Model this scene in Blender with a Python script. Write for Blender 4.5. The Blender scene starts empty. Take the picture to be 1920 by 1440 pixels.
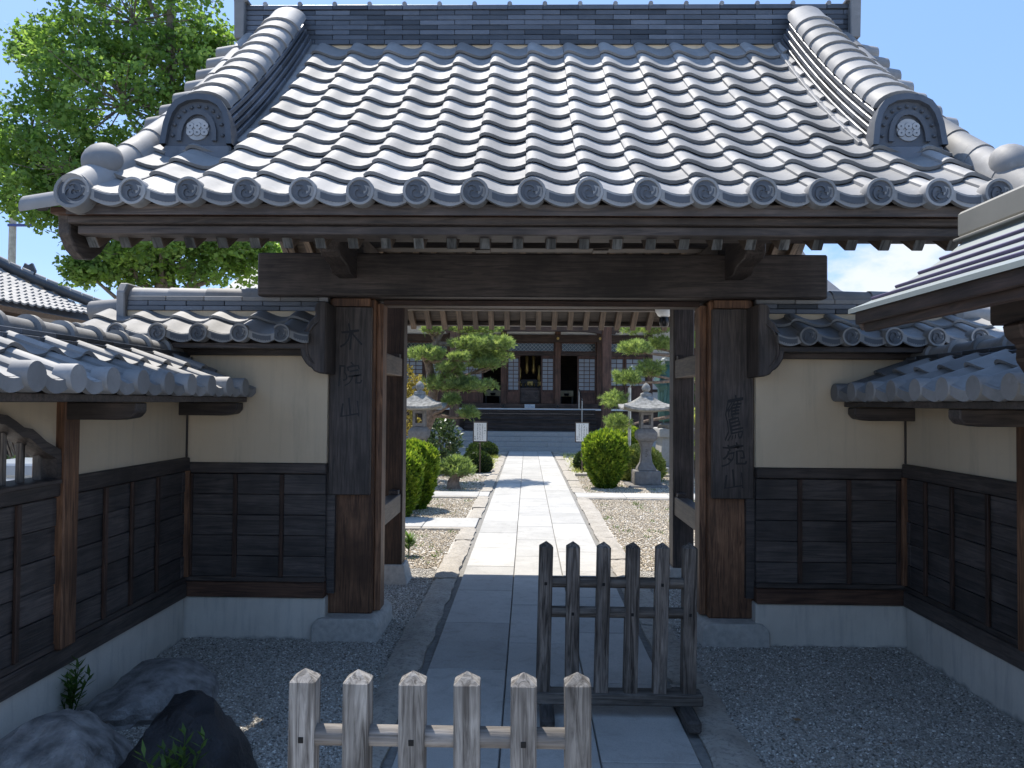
import bpy, bmesh, math, random
import numpy as np
from mathutils import Vector, Matrix, Quaternion
random.seed(7); rng = np.random.default_rng(11)
S = bpy.context.scene
COL = S.collection
R = math.radians

# ---------------------------------------------------------------- camera
F_PX, EYE = 1442.0, 1.6
yaw, pitch, roll = math.atan(29/F_PX), math.atan(35/F_PX), 0.008
fw = Vector((-math.sin(yaw)*math.cos(pitch), math.cos(yaw)*math.cos(pitch), math.sin(pitch)))
r0 = Vector((math.cos(yaw), math.sin(yaw), 0)); u0 = r0.cross(fw)
rt = math.cos(roll)*r0 + math.sin(roll)*u0
up = -math.sin(roll)*r0 + math.cos(roll)*u0
cd = bpy.data.cameras.new('camera'); cam = bpy.data.objects.new('camera', cd); COL.objects.link(cam)
m = Matrix((rt, up, -fw)).transposed().to_4x4(); m.translation = (0, 0, EYE)
cam.matrix_world = m
cd.sensor_width = 36; cd.lens = 36*F_PX/1920; cd.clip_start = .05; cd.clip_end = 1500
S.camera = cam

# ---------------------------------------------------------------- light
LIGHT = Vector((.26, -.465, -1.0)).normalized()         # the way the sunlight travels
SUN_EL = math.asin(-LIGHT.z); SUN_AZ = math.atan2(-LIGHT.x, -LIGHT.y)
sl = bpy.data.lights.new('sun', 'SUN'); sl.energy = 2.0; sl.angle = R(.5); sl.color = (1, .95, .87)
sun = bpy.data.objects.new('sun', sl); COL.objects.link(sun)
sun.rotation_mode = 'QUATERNION'; sun.rotation_quaternion = LIGHT.to_track_quat('-Z', 'Y'); sun.location = (-4, 8, 15)
W = bpy.data.worlds.new('World'); S.world = W; W.use_nodes = True
wn, wl = W.node_tree.nodes, W.node_tree.links
bg = wn['Background']; bg.inputs['Strength'].default_value = .15
sky = wn.new('ShaderNodeTexSky'); sky.sky_type = 'NISHITA'; sky.sun_disc = False
sky.sun_elevation = SUN_EL; sky.sun_rotation = SUN_AZ; sky.altitude = 300; sky.air_density = .85; sky.dust_density = 2.2; sky.ozone_density = 8.0
# fair-weather clouds, low above the horizon
tc = wn.new('ShaderNodeTexCoord')
mp = wn.new('ShaderNodeMapping'); mp.inputs['Scale'].default_value = (1, 1, 1.9); mp.inputs['Location'].default_value = (.21, .13, 0)
nz = wn.new('ShaderNodeTexNoise'); nz.inputs['Scale'].default_value = 5.5; nz.inputs['Detail'].default_value = 9; nz.inputs['Roughness'].default_value = .58
dt = wn.new('ShaderNodeVectorMath'); dt.operation = 'DOT_PRODUCT'
cdir = Vector((.50, 1.0, .155)).normalized(); dt.inputs[1].default_value = cdir
mr = wn.new('ShaderNodeMapRange'); mr.inputs['From Min'].default_value = .984; mr.inputs['From Max'].default_value = .9995
mr.inputs['To Min'].default_value = -.12; mr.inputs['To Max'].default_value = .16
ad = wn.new('ShaderNodeMath'); ad.operation = 'ADD'
cr = wn.new('ShaderNodeMapRange'); cr.interpolation_type = 'SMOOTHSTEP'; cr.inputs['From Min'].default_value = .53; cr.inputs['From Max'].default_value = .70
mx = wn.new('ShaderNodeMix'); mx.data_type = 'RGBA'; mx.inputs['B'].default_value = (1.75, 1.87, 2.02, 1)
wl.new(tc.outputs['Generated'], mp.inputs['Vector']); wl.new(mp.outputs[0], nz.inputs['Vector'])
wl.new(tc.outputs['Generated'], dt.inputs[0]); wl.new(dt.outputs['Value'], mr.inputs['Value'])
wl.new(nz.outputs['Fac'], ad.inputs[0]); wl.new(mr.outputs[0], ad.inputs[1]); wl.new(ad.outputs[0], cr.inputs['Value'])
# even summer blue by height above the horizon, blended with the physical sky all round
sx = wn.new('ShaderNodeSeparateXYZ'); wl.new(tc.outputs['Generated'], sx.inputs[0])
sr = wn.new('ShaderNodeValToRGB'); wl.new(sx.outputs['Z'], sr.inputs[0]); se = sr.color_ramp.elements; se.new(.16); se.new(.45)
for e_, (p_, c_) in zip(se, ((0, (1.10, 1.46, 1.95)), (.16, (.60, 1.00, 1.78)), (.45, (.50, .90, 1.72)), (1, (.52, .94, 1.76)))): e_.position = p_; e_.color = (*c_, 1)
sm = wn.new('ShaderNodeMix'); sm.data_type = 'RGBA'; sm.inputs['Factor'].default_value = .85
wl.new(sky.outputs[0], sm.inputs['A']); wl.new(sr.outputs[0], sm.inputs['B'])
wl.new(cr.outputs[0], mx.inputs['Factor']); wl.new(sm.outputs['Result'], mx.inputs['A']); wl.new(mx.outputs['Result'], bg.inputs['Color'])
S.view_settings.view_transform = 'Standard'; S.view_settings.look = 'None'
S.view_settings.gamma = 1; S.view_settings.use_curve_mapping = False; S.view_settings.exposure = 1.85
S.cycles.max_bounces = 6; S.cycles.diffuse_bounces = 3

# ---------------------------------------------------------------- object helpers
def tag(o, label=None, cat=None, group=None, kind=None):
    if label: o['label'] = label
    if cat: o['category'] = cat
    if group: o['group'] = group
    if kind: o['kind'] = kind
    return o
def wloc(o):
    v = Vector((0, 0, 0))
    while o is not None:
        v = v + o.location; o = o.parent
    return v
def thing(name, loc, label, cat, group=None):
    o = bpy.data.objects.new(name, None); COL.objects.link(o); o.location = loc; o.empty_display_size = .2
    return tag(o, label, cat, group)
def link(name, me, parent=None, loc=(0, 0, 0), rot=None):
    """Link a mesh at a WORLD place; parents are never rotated."""
    o = bpy.data.objects.new(name, me); COL.objects.link(o)
    if parent is not None: o.parent = parent
    o.location = Vector(loc) - (wloc(parent) if parent is not None else Vector())
    if rot is not None:
        o.rotation_mode = 'QUATERNION'
        o.rotation_quaternion = rot if isinstance(rot, Quaternion) else rot.to_quaternion()
    return o
def mats_on(me, ms):
    for x in (ms if isinstance(ms, (list, tuple)) else [ms]): me.materials.append(x)
def finish(bm, name, ms, smooth=None, recalc=True):
    if recalc: bmesh.ops.recalc_face_normals(bm, faces=bm.faces)
    me = bpy.data.meshes.new(name); bm.to_mesh(me); bm.free(); mats_on(me, ms)
    if smooth is not None:
        me.polygons.foreach_set('use_smooth', [True]*len(me.polygons)); me.set_sharp_from_angle(angle=R(smooth))
    return me
def pydata(name, vs, fs, ms, smooth=None, mi=None):
    me = bpy.data.meshes.new(name); me.from_pydata([tuple(v) for v in vs], [], fs); mats_on(me, ms)
    if mi: me.polygons.foreach_set('material_index', mi)
    if smooth is not None:
        me.polygons.foreach_set('use_smooth', [True]*len(me.polygons)); me.set_sharp_from_angle(angle=R(smooth))
    me.update(); return me
def np_mesh(name, v, f, ms, var=None, smooth=False):
    v = np.ascontiguousarray(v, dtype=np.float32); f = np.ascontiguousarray(f, dtype=np.int32)
    me = bpy.data.meshes.new(name); n, k = f.shape
    me.vertices.add(len(v)); me.vertices.foreach_set('co', v.ravel())
    me.loops.add(n*k); me.loops.foreach_set('vertex_index', f.ravel())
    me.polygons.add(n); me.polygons.foreach_set('loop_start', np.arange(0, n*k, k, dtype=np.int32))
    if smooth: me.polygons.foreach_set('use_smooth', np.ones(n, dtype=bool))
    if var is not None:
        a = me.attributes.new('var', 'FLOAT', 'FACE'); a.data.foreach_set('value', np.ascontiguousarray(var, dtype=np.float32))
    mats_on(me, ms); me.update(calc_edges=True); return me
_bc = {}
def box_mesh(sx, sy, sz, mat, bev):
    k = (round(sx, 4), round(sy, 4), round(sz, 4), mat.name, bev)
    if k in _bc: return _bc[k]
    bm = bmesh.new(); bmesh.ops.create_cube(bm, size=1)
    for v in bm.verts: v.co = Vector((v.co.x*sx, v.co.y*sy, v.co.z*sz))
    b = min(bev, .3*min(sx, sy, sz))
    if b > 0: bmesh.ops.bevel(bm, geom=bm.edges[:], offset=b, segments=1, affect='EDGES')
    _bc[k] = finish(bm, 'box', mat); return _bc[k]
def box(name, x0, x1, y0, y1, z0, z1, mat, parent=None, bev=.005, rot=None):
    return link(name, box_mesh(x1-x0, y1-y0, z1-z0, mat, bev), parent, ((x0+x1)/2, (y0+y1)/2, (z0+z1)/2), rot)
def bm_box(bm, x0, x1, y0, y1, z0, z1, mi=0, M=None):
    vs = [Vector((x, y, z)) for z in (z0, z1) for y in (y0, y1) for x in (x0, x1)]
    if M is not None: vs = [M @ v for v in vs]
    b = [bm.verts.new(v) for v in vs]
    for q in ((0, 1, 3, 2), (4, 5, 7, 6), (0, 1, 5, 4), (2, 3, 7, 6), (0, 2, 6, 4), (1, 3, 7, 5)):
        f = bm.faces.new([b[i] for i in q]); f.material_index = mi
def prism_mesh(name, pts, axis, a0, a1, mat, bev=0, smooth=None):
    """Extrude a 2-D outline along an axis: x -> (y,z), y -> (x,z), z -> (x,y)."""
    bm = bmesh.new()
    def P(p, a): return {'x': (a, p[0], p[1]), 'y': (p[0], a, p[1]), 'z': (p[0], p[1], a)}[axis]
    A = [bm.verts.new(P(p, a0)) for p in pts]; B = [bm.verts.new(P(p, a1)) for p in pts]
    bm.faces.new(A); bm.faces.new(B[::-1])
    for i in range(len(pts)):
        j = (i+1) % len(pts); bm.faces.new((A[i], A[j], B[j], B[i]))
    if bev:
        bmesh.ops.recalc_face_normals(bm, faces=bm.faces)
        es = [e for e in bm.edges if len(e.link_faces) == 2 and e.calc_face_angle(0) > .6]
        bmesh.ops.bevel(bm, geom=es, offset=bev, segments=1, affect='EDGES')
    return finish(bm, name, mat, smooth)
def prism(name, pts, axis, a0, a1, mat, parent=None, bev=0, smooth=None):
    me = prism_mesh(name, pts, axis, a0, a1, mat, bev, smooth)
    c = sum((v.co for v in me.vertices), Vector())/len(me.vertices)
    me.transform(Matrix.Translation(-c)); return link(name, me, parent, c)
def bm_tube(bm, path, rad, seg=8, mi=0, cap=True):
    path = [Vector(p) for p in path]; rads = rad if isinstance(rad, (list, tuple)) else [rad]*len(path)
    rings = []; n0 = None
    for i, p in enumerate(path):
        t = (path[min(i+1, len(path)-1)] - path[max(i-1, 0)]).normalized()
        if n0 is None:
            n0 = t.orthogonal().normalized()
        n0 = (n0 - t*n0.dot(t)).normalized(); b = t.cross(n0)
        rings.append([bm.verts.new(p + (n0*math.cos(2*math.pi*k/seg) + b*math.sin(2*math.pi*k/seg))*rads[i]) for k in range(seg)])
    for a, b in zip(rings, rings[1:]):
        for k in range(seg):
            f = bm.faces.new((a[k], a[(k+1) % seg], b[(k+1) % seg], b[k])); f.material_index = mi
    if cap:
        for r in (rings[0][::-1], rings[-1]):
            f = bm.faces.new(r); f.material_index = mi
def tube(name, path, rad, mat, parent=None, seg=8, smooth=60):
    bm = bmesh.new(); bm_tube(bm, path, rad, seg)
    return link(name, finish(bm, name, mat, smooth), parent, (0, 0, 0))
def lathe_mesh(name, prof, seg, mat, smooth=40, sq=False):
    bm = bmesh.new(); rings = []
    for r, z in prof:
        rings.append([bm.verts.new((r*math.cos(2*math.pi*k/seg + (math.pi/seg if sq else 0)), r*math.sin(2*math.pi*k/seg + (math.pi/seg if sq else 0)), z)) for k in range(seg)])
    for a, b in zip(rings, rings[1:]):
        for k in range(seg): bm.faces.new((a[k], a[(k+1) % seg], b[(k+1) % seg], b[k]))
    bm.faces.new(rings[0][::-1]); bm.faces.new(rings[-1])
    return finish(bm, name, mat, smooth)
def ellipsoid(name, c, rx, ry, rz, mat, parent=None, sub=2, noise=0, seed=0):
    bm = bmesh.new(); bmesh.ops.create_icosphere(bm, subdivisions=sub, radius=1); rr = random.Random(seed)
    for v in bm.verts:
        k = 1 + rr.uniform(-noise, noise); v.co = Vector((v.co.x*rx*k, v.co.y*ry*k, v.co.z*rz*k))
    return link(name, finish(bm, name, mat, 60), parent, c)

# ---------------------------------------------------------------- materials
class MT:
    def __init__(s, name):
        s.m = bpy.data.materials.new(name); s.m.use_nodes = True; s.n = s.m.node_tree.nodes; s.l = s.m.node_tree.links
        s.b = s.n['Principled BSDF']; s.out = s.n['Material Output']
        s.tc = s.n.new('ShaderNodeTexCoord'); s.oi = s.n.new('ShaderNodeObjectInfo')
    def vec(s, scale=(1, 1, 1), src='Object', rand=True):
        mp = s.n.new('ShaderNodeMapping'); mp.inputs['Scale'].default_value = scale
        if rand:
            a = s.n.new('ShaderNodeVectorMath'); a.operation = 'ADD'
            k = s.n.new('ShaderNodeMath'); k.operation = 'MULTIPLY'; k.inputs[1].default_value = 37.
            s.l.new(s.oi.outputs['Random'], k.inputs[0]); s.l.new(s.tc.outputs[src], a.inputs[0]); s.l.new(k.outputs[0], a.inputs[1])
            s.l.new(a.outputs[0], mp.inputs['Vector'])
        else: s.l.new(s.tc.outputs[src], mp.inputs['Vector'])
        return mp.outputs[0]
    def noise(s, vec, scale, detail=4, rough=.55, dist=0):
        n = s.n.new('ShaderNodeTexNoise'); n.inputs['Scale'].default_value = scale; n.inputs['Detail'].default_value = detail
        n.inputs['Roughness'].default_value = rough; n.inputs['Distortion'].default_value = dist; s.l.new(vec, n.inputs['Vector']); return n.outputs['Fac']
    def voro(s, vec, scale, out='Color'):
        n = s.n.new('ShaderNodeTexVoronoi'); n.inputs['Scale'].default_value = scale; s.l.new(vec, n.inputs['Vector']); return n.outputs[out]
    def ramp(s, fac, stops):
        r = s.n.new('ShaderNodeValToRGB'); e = r.color_ramp.elements
        while len(e) < len(stops): e.new(.5)
        for x, (p, c) in zip(e, stops): x.position = p; x.color = (*c, 1)
        s.l.new(fac, r.inputs[0]); return r.outputs[0]
    def mix(s, fac, a, b, mode='MIX'):
        x = s.n.new('ShaderNodeMix'); x.data_type = 'RGBA'; x.blend_type = mode
        for sock, v in (('Factor', fac), ('A', a), ('B', b)):
            if isinstance(v, (int, float)): x.inputs[sock].default_value = v
            elif isinstance(v, tuple): x.inputs[sock].default_value = (*v, 1)
            else: s.l.new(v, x.inputs[sock])
        return x.outputs['Result']
    def rng(s, v, a, b, c, d):
        x = s.n.new('ShaderNodeMapRange'); s.l.new(v, x.inputs['Value'])
        for k, q in zip(('From Min', 'From Max', 'To Min', 'To Max'), (a, b, c, d)): x.inputs[k].default_value = q
        return x.outputs[0]
    def scale(s, col, val):
        x = s.n.new('ShaderNodeVectorMath'); x.operation = 'SCALE'; s.l.new(col, x.inputs[0])
        if isinstance(val, (int, float)): x.inputs['Scale'].default_value = val
        else: s.l.new(val, x.inputs['Scale'])
        return x.outputs[0]
    def bump(s, h, strength, dist=.01):
        b = s.n.new('ShaderNodeBump'); b.inputs['Strength'].default_value = strength; b.inputs['Distance'].default_value = dist
        s.l.new(h, b.inputs['Height']); s.l.new(b.outputs[0], s.b.inputs['Normal'])
    def set(s, col=None, rough=.6, spec=.5, metal=0):
        if col is not None:
            if isinstance(col, tuple): s.b.inputs['Base Color'].default_value = (*col, 1)
            else: s.l.new(col, s.b.inputs['Base Color'])
        if isinstance(rough, (int, float)): s.b.inputs['Roughness'].default_value = rough
        else: s.l.new(rough, s.b.inputs['Roughness'])
        s.b.inputs['Specular IOR Level'].default_value = spec; s.b.inputs['Metallic'].default_value = metal
        return s.m
def plain(name, col, rough=.6, spec=.5, metal=0, var=.25, sc=8, bump=.15, src='Object'):
    t = MT(name); v = t.vec(src=src); n = t.noise(v, sc, 6)
    c = t.ramp(n, [(.25, tuple(x*(1-var) for x in col)), (.75, tuple(x*(1+var) for x in col))])
    if bump: t.bump(t.noise(v, sc*6, 5), bump)
    return t.set(c, rough, spec, metal)
def wood(name, dark, light, axis, rough=.55, spec=.35, worn=None, fine=1.0, bump=.5):
    t = MT(name); s = {'x': (.06, 1, 1), 'y': (1, .06, 1), 'z': (1, 1, .06)}[axis]
    v = t.vec(s); g = t.noise(v, 46*fine, 5, .65, 1.2); st = t.noise(t.vec((1, 1, 1)), 2.2, 4, .6)
    c = t.ramp(g, [(.36, dark), (.64, light)])
    c = t.mix(t.rng(st, .42, .68, 0, .75), c, tuple(x*.55 for x in dark))
    if worn is not None: c = t.mix(t.rng(t.noise(v, 20*fine, 6, .7), .54, .72, 0, .8), c, worn)
    c = t.scale(c, t.rng(t.oi.outputs['Random'], 0, 1, .82, 1.2))
    t.bump(g, bump, .004); return t.set(c, rough, spec)
def tile_mat(name, base, rough=.36, metal=.35, var=.16):
    t = MT(name); v = t.vec(); n = t.noise(v, 5, 5, .6); n2 = t.noise(v, 55, 3)
    c = t.ramp(n, [(.3, tuple(x*.82 for x in base)), (.7, tuple(x*1.15 for x in base))])
    c = t.mix(t.rng(t.noise(v, 13, 6, .7), .56, .72, 0, .45), c, tuple(min(x*1.5, .36) for x in base))
    c = t.mix(t.rng(t.noise(v, 7, 7, .75), .55, .75, 0, .5), c, tuple(x*.45 for x in base))
    c = t.scale(c, t.rng(t.oi.outputs['Random'], 0, 1, 1-var, 1+var))
    t.bump(n2, .06, .004); return t.set(c, t.rng(n, .3, .7, rough-.05, rough+.09), .5, metal)

TILE = tile_mat('roof_tile_clay', (.255, .25, .244), .70, .22, .28)
TILE_D = tile_mat('tile_relief', (.085, .09, .10), .55, .3)
NOSHI = tile_mat('ridge_tile_clay', (.085, .092, .105), .42, .25, .55)
WX = wood('dark_wood_x', (.042, .034, .030), (.118, .092, .078), 'x')
WY = wood('dark_wood_y', (.042, .034, .030), (.118, .092, .078), 'y')
WZ = wood('dark_wood_z', (.042, .034, .030), (.118, .092, .078), 'z')
WZR = wood('red_brown_post', (.075, .034, .018), (.29, .145, .075), 'z')
WXR = wood('red_brown_beam', (.04, .019, .012), (.125, .065, .04), 'x')
WYR = wood('brown_tie', (.05, .036, .027), (.15, .105, .075), 'y')
RAFT = wood('rafter_wood', (.05, .035, .025), (.15, .105, .075), 'y')
PLANK_X = wood('weathered_plank_x', (.042, .037, .035), (.125, .102, .090), 'x', fine=.9, bump=.9)
PLANK_Y = wood('weathered_plank_y', (.042, .037, .035), (.125, .102, .090), 'y', fine=.9, bump=.9)
BATT = wood('batten_wood', (.03, .016, .011), (.10, .055, .038), 'z')
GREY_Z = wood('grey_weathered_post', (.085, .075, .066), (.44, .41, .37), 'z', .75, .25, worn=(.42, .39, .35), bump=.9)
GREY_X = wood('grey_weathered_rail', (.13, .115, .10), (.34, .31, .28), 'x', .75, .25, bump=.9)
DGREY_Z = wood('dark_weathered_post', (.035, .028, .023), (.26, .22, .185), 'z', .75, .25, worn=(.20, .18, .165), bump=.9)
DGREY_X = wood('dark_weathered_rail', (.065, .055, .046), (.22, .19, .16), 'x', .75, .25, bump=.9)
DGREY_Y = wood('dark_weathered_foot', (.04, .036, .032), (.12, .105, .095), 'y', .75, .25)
INK = plain('carved_ink', (.006, .006, .007), .5, bump=0)
PEGM = plain('peg_hole', (.008, .007, .006), .9, bump=0)
def plaster_mat():
    t = MT('ochre_plaster'); v = t.vec(src='Object', rand=False); n = t.noise(v, 1.6, 5, .6); f = t.noise(v, 160, 3, .7)
    c = t.ramp(n, [(.3, (.60, .475, .325)), (.7, (.68, .55, .385))])
    c = t.mix(t.rng(t.noise(t.vec((1, 1, .25), rand=False), 5, 6, .7), .58, .75, 0, .25), c, (.30, .26, .20))
    c = t.mix(t.rng(t.noise(t.vec((9, 9, .55), rand=False), 2.2, 6, .65), .52, .78, 0, .32), c, (.36, .30, .215))
    c = t.mix(t.rng(t.noise(v, 3.4, 9, .75, 1.5), .62, .70, 0, .22), c, (.64, .55, .42))
    t.bump(f, .35, .003); return t.set(c, .92, .15)
PLAST = plaster_mat()
def concrete_mat():
    t = MT('rendered_concrete'); v = t.vec(rand=False); n = t.noise(v, 2.5, 8, .65)
    c = t.ramp(n, [(.3, (.56, .515, .44)), (.7, (.70, .645, .555))])
    c = t.mix(t.rng(t.noise(t.vec((7, 7, .8), rand=False), 2.5, 7, .7), .50, .74, 0, .45), c, (.27, .27, .26))
    sp = t.n.new('ShaderNodeSeparateXYZ'); t.l.new(t.tc.outputs['Object'], sp.inputs[0])
    w = t.n.new('ShaderNodeMath'); w.operation = 'MULTIPLY_ADD'; w.inputs[1].default_value = .16; t.l.new(t.noise(v, 6, 5), w.inputs[0]); t.l.new(sp.outputs['Z'], w.inputs[2])
    c = t.mix(t.rng(w.outputs[0], -.055, -.02, .75, 0), c, (.13, .13, .12))
    t.bump(t.noise(v, 60, 6, .7), .35, .004); return t.set(c, .9, .2)
CONC = concrete_mat()
STONE = plain('post_stone', (.50, .47, .42), .9, .2, var=.22, sc=26, bump=.6)
GRAN = plain('hall_granite', (.36, .345, .32), .85, .25, var=.12, sc=20, bump=.25)
def slab_mat():
    t = MT('granite_slab'); v = t.vec(); n = t.noise(v, 2.5, 6, .6); sp = t.noise(v, 150, 3, .8)
    c = t.ramp(n, [(.3, (.41, .392, .355)), (.7, (.52, .497, .452))])
    c = t.mix(t.rng(sp, .48, .64, 0, .55), c, (.30, .30, .30))
    c = t.mix(t.rng(t.noise(v, 7, 9, .78, .6), .50, .70, 0, .6), c, (.27, .258, .23))
    c = t.scale(c, t.rng(t.oi.outputs['Random'], 0, 1, .84, 1.06))
    t.bump(sp, .22, .003); return t.set(c, .78, .3)
SLAB = slab_mat()
def kerb_mat():
    t = MT('rough_kerb_stone'); v = t.vec(); n = t.noise(v, 6, 8, .7); f = t.noise(v, 40, 6, .75)
    c = t.ramp(n, [(.3, (.31, .275, .225)), (.7, (.47, .425, .36))])
    c = t.mix(t.rng(f, .50, .62, 0, .75), c, (.19, .18, .165))
    t.bump(n, .9, .02); return t.set(c, .9, .2)
KERB = kerb_mat()
def gravel_mat():
    t = MT('gravel_bed'); v = t.vec(src='Object', rand=False)
    a = t.voro(v, 95, 'Color'); d = t.voro(v, 95, 'Distance')
    sp = t.n.new('ShaderNodeSeparateColor'); t.l.new(a, sp.inputs[0])
    c = t.ramp(sp.outputs[0], [(.0, (.26, .245, .215)), (.55, (.46, .425, .37)), (1, (.62, .585, .52))])
    c = t.mix(t.rng(t.noise(v, .9, 6, .6), .45, .68, 0, .45), c, (.33, .275, .20))
    t.bump(d, -.9, .012); return t.set(c, .9, .25)
GRAV = gravel_mat()
def pebble_mat(nm, k):
    t = MT(nm); a = t.n.new('ShaderNodeAttribute'); a.attribute_name = 'var'
    c = t.ramp(a.outputs['Fac'], [(0, (.15, .14, .12)), (.5, (.43, .395, .34)), (.85, (.66, .62, .55)), (1, (.88, .85, .77))])
    c = t.mix(1.0, c, k, 'MULTIPLY'); return t.set(c, .8, .35)
PEB = pebble_mat('pebble', (1, 1, 1)); PEBW = pebble_mat('warm_pebble', (.90, .80, .66))
MORT = plain('path_joint', (.23, .22, .20), .95, .1, sc=30)
def leaf_mat(name, stops, trans=.4, rough=.55, spec=.3):
    t = MT(name); a = t.n.new('ShaderNodeAttribute'); a.attribute_name = 'var'
    c = t.ramp(a.outputs['Fac'], stops); t.set(c, rough, spec)
    tr = t.n.new('ShaderNodeBsdfTranslucent'); mxs = t.n.new('ShaderNodeMixShader'); mxs.inputs[0].default_value = trans
    t.l.new(t.mix(1.0, c, (1.5, 1.55, .8), 'MULTIPLY'), tr.inputs['Color'])
    t.l.new(t.b.outputs[0], mxs.inputs[1]); t.l.new(tr.outputs[0], mxs.inputs[2]); t.l.new(mxs.outputs[0], t.out.inputs['Surface'])
    return t.m
GINK = leaf_mat('ginkgo_leaf', [(0, (.095, .165, .045)), (.6, (.175, .28, .075)), (1, (.29, .40, .12))], .55)
THUJA = leaf_mat('thuja_leaf', [(0, (.045, .085, .014)), (.5, (.14, .22, .024)), (1, (.32, .38, .05))], .4)
PINE = leaf_mat('pine_needle', [(0, (.11, .155, .065)), (.6, (.24, .31, .12)), (1, (.38, .44, .18))], .45)
BOX = leaf_mat('box_leaf', [(0, (.018, .035, .012)), (.7, (.04, .07, .02)), (1, (.09, .13, .035))], .25)
RHODO = leaf_mat('glossy_leaf', [(0, (.03, .06, .02)), (.6, (.07, .115, .04)), (1, (.15, .20, .08))], .2, .35, .5)
AZAL = leaf_mat('azalea_leaf', [(0, (.13, .16, .04)), (.5, (.30, .33, .09)), (1, (.50, .48, .20))], .4)
GOLD_L = leaf_mat('golden_leaf', [(0, (.14, .11, .03)), (.6, (.30, .23, .06)), (1, (.42, .34, .12))], .4)
WEED = leaf_mat('weed_leaf', [(0, (.05, .10, .02)), (1, (.13, .21, .05))], .4)
DRY = leaf_mat('dry_leaf', [(0, (.10, .055, .03)), (1, (.28, .17, .09))], .2)
BARK = plain('grey_bark', (.20, .165, .13), .9, .2, var=.45, sc=14, bump=.8)
PBARK = plain('pine_bark', (.22, .16, .12), .9, .2, var=.5, sc=18, bump=.9)
LANT = plain('lantern_stone', (.20, .185, .17), .92, .2, var=.25, sc=18, bump=.7)
LICH = plain('lichen_stone', (.26, .25, .225), .95, .15, var=.55, sc=16, bump=.9)
ROCK = plain('garden_rock', (.26, .245, .23), .9, .25, var=.6, sc=13, bump=1.0)
BROCK = plain('black_rock', (.020, .020, .022), .6, .4, var=.6, sc=9, bump=1.0)
BRONZE = plain('green_bronze', (.075, .16, .145), .6, .4, var=.35, sc=6, bump=.3, metal=.2)
HATM = plain('pale_hat', (.45, .47, .45), .6, .3, sc=6)
WHITE = plain('white_wall', (.74, .74, .73), .8, .2, var=.05, sc=3, bump=.05)
PAPER = plain('paper_pane', (.26, .285, .31), .35, .5, var=.22, sc=1.2, bump=0)
SIGNW = plain('sign_white', (.80, .80, .78), .5, .3, var=.03, sc=3, bump=0)
SIGNB = plain('sign_blue', (.10, .22, .42), .5, .3, bump=0)
FRAMED = plain('sign_frame', (.065, .05, .042), .6, .3, bump=.1)
GOLD = plain('gilt', (.62, .45, .16), .35, .5, metal=.8, var=.2, bump=0)
BLACKM = plain('black_lacquer', (.012, .012, .014), .3, .5, bump=0)
TATAMI = plain('pale_cloth', (.42, .38, .26), .8, .2, bump=.1)
HX = wood('hall_beam', (.040, .025, .019), (.11, .068, .05), 'x', fine=.5)
HZ = wood('hall_post', (.05, .025, .016), (.15, .075, .048), 'z', fine=.5)
HRED = wood('hall_red_door', (.06, .03, .021), (.15, .075, .052), 'z', fine=.5)
HSTEP = wood('hall_step', (.028, .020, .017), (.085, .062, .052), 'x', fine=.5)
GLASS = plain('dark_glass', (.03, .045, .05), .12, .6, bump=0)
METAL_R = plain('painted_metal_roof', (.27, .30, .29), .42, .5, metal=.25, var=.06, sc=3, bump=.05)
METAL_C = plain('ridge_cap_metal', (.24, .23, .20), .45, .5, metal=.25, var=.1, sc=4, bump=.05)
SEAM = plain('seam_lip_purple', (.07, .055, .12), .5, .5, bump=0)  # dark purple lip along the sheet laps
SOFFB = wood('shelter_wood', (.026, .018, .015), (.075, .048, .038), 'y')
STEEL = plain('handrail_steel', (.55, .54, .50), .35, .5, metal=.6, bump=0)
LAMPW = plain('lamp_globe', (.8, .8, .78), .3, .5, bump=0)
POLEM = plain('pole_concrete', (.38, .35, .28), .9, .2, bump=.1)
POLEB = plain('pole_arm_blue', (.05, .07, .20), .5, .4, bump=0)

# ================================================================ GROUND AND PATHS
def sheet(name, x0, x1, y0, y1, z, mat, nx=1, ny=1):
    bm = bmesh.new(); g = [[bm.verts.new((x0+(x1-x0)*i/nx, y0+(y1-y0)*j/ny, z)) for i in range(nx+1)] for j in range(ny+1)]
    for j in range(ny):
        for i in range(nx): bm.faces.new((g[j][i], g[j][i+1], g[j+1][i+1], g[j+1][i]))
    return link(name, finish(bm, name, mat))
ground = tag(sheet('ground', -400, 400, -60, 600, 0, GRAV), kind='structure')
bounce_paving = tag(sheet('bounce_paving', -60, 60, -30, 2.2, .004, plain('bounce_concrete', (.50, .49, .46), .9, .2, sc=2)), kind='structure')  # unseen pale paving, added around the viewer to bounce sunlight onto the gate
PX0, PX1, J1, J2, PY0, PY1 = -.575, .772, -.111, .333, .6, 24.95
path = box('path', -.63, .83, PY0, PY1, -.05, .012, MORT, None, 0); tag(path, kind='structure')
for ci, (a, b) in enumerate(((PX0, J1), (J1, J2), (J2, PX1))):
    y = PY0 - (.1, .55, .3)[ci] + .26
    while y < PY1-.3:
        y2 = min(y+.95, PY1)
        dz = random.uniform(-.0015, .0015)
        o = box('paving_slab', a+.004, b-.004, max(y, PY0)+.004, y2-.004, -.02, .032+dz, SLAB, path, .003)
        y = y2
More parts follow.
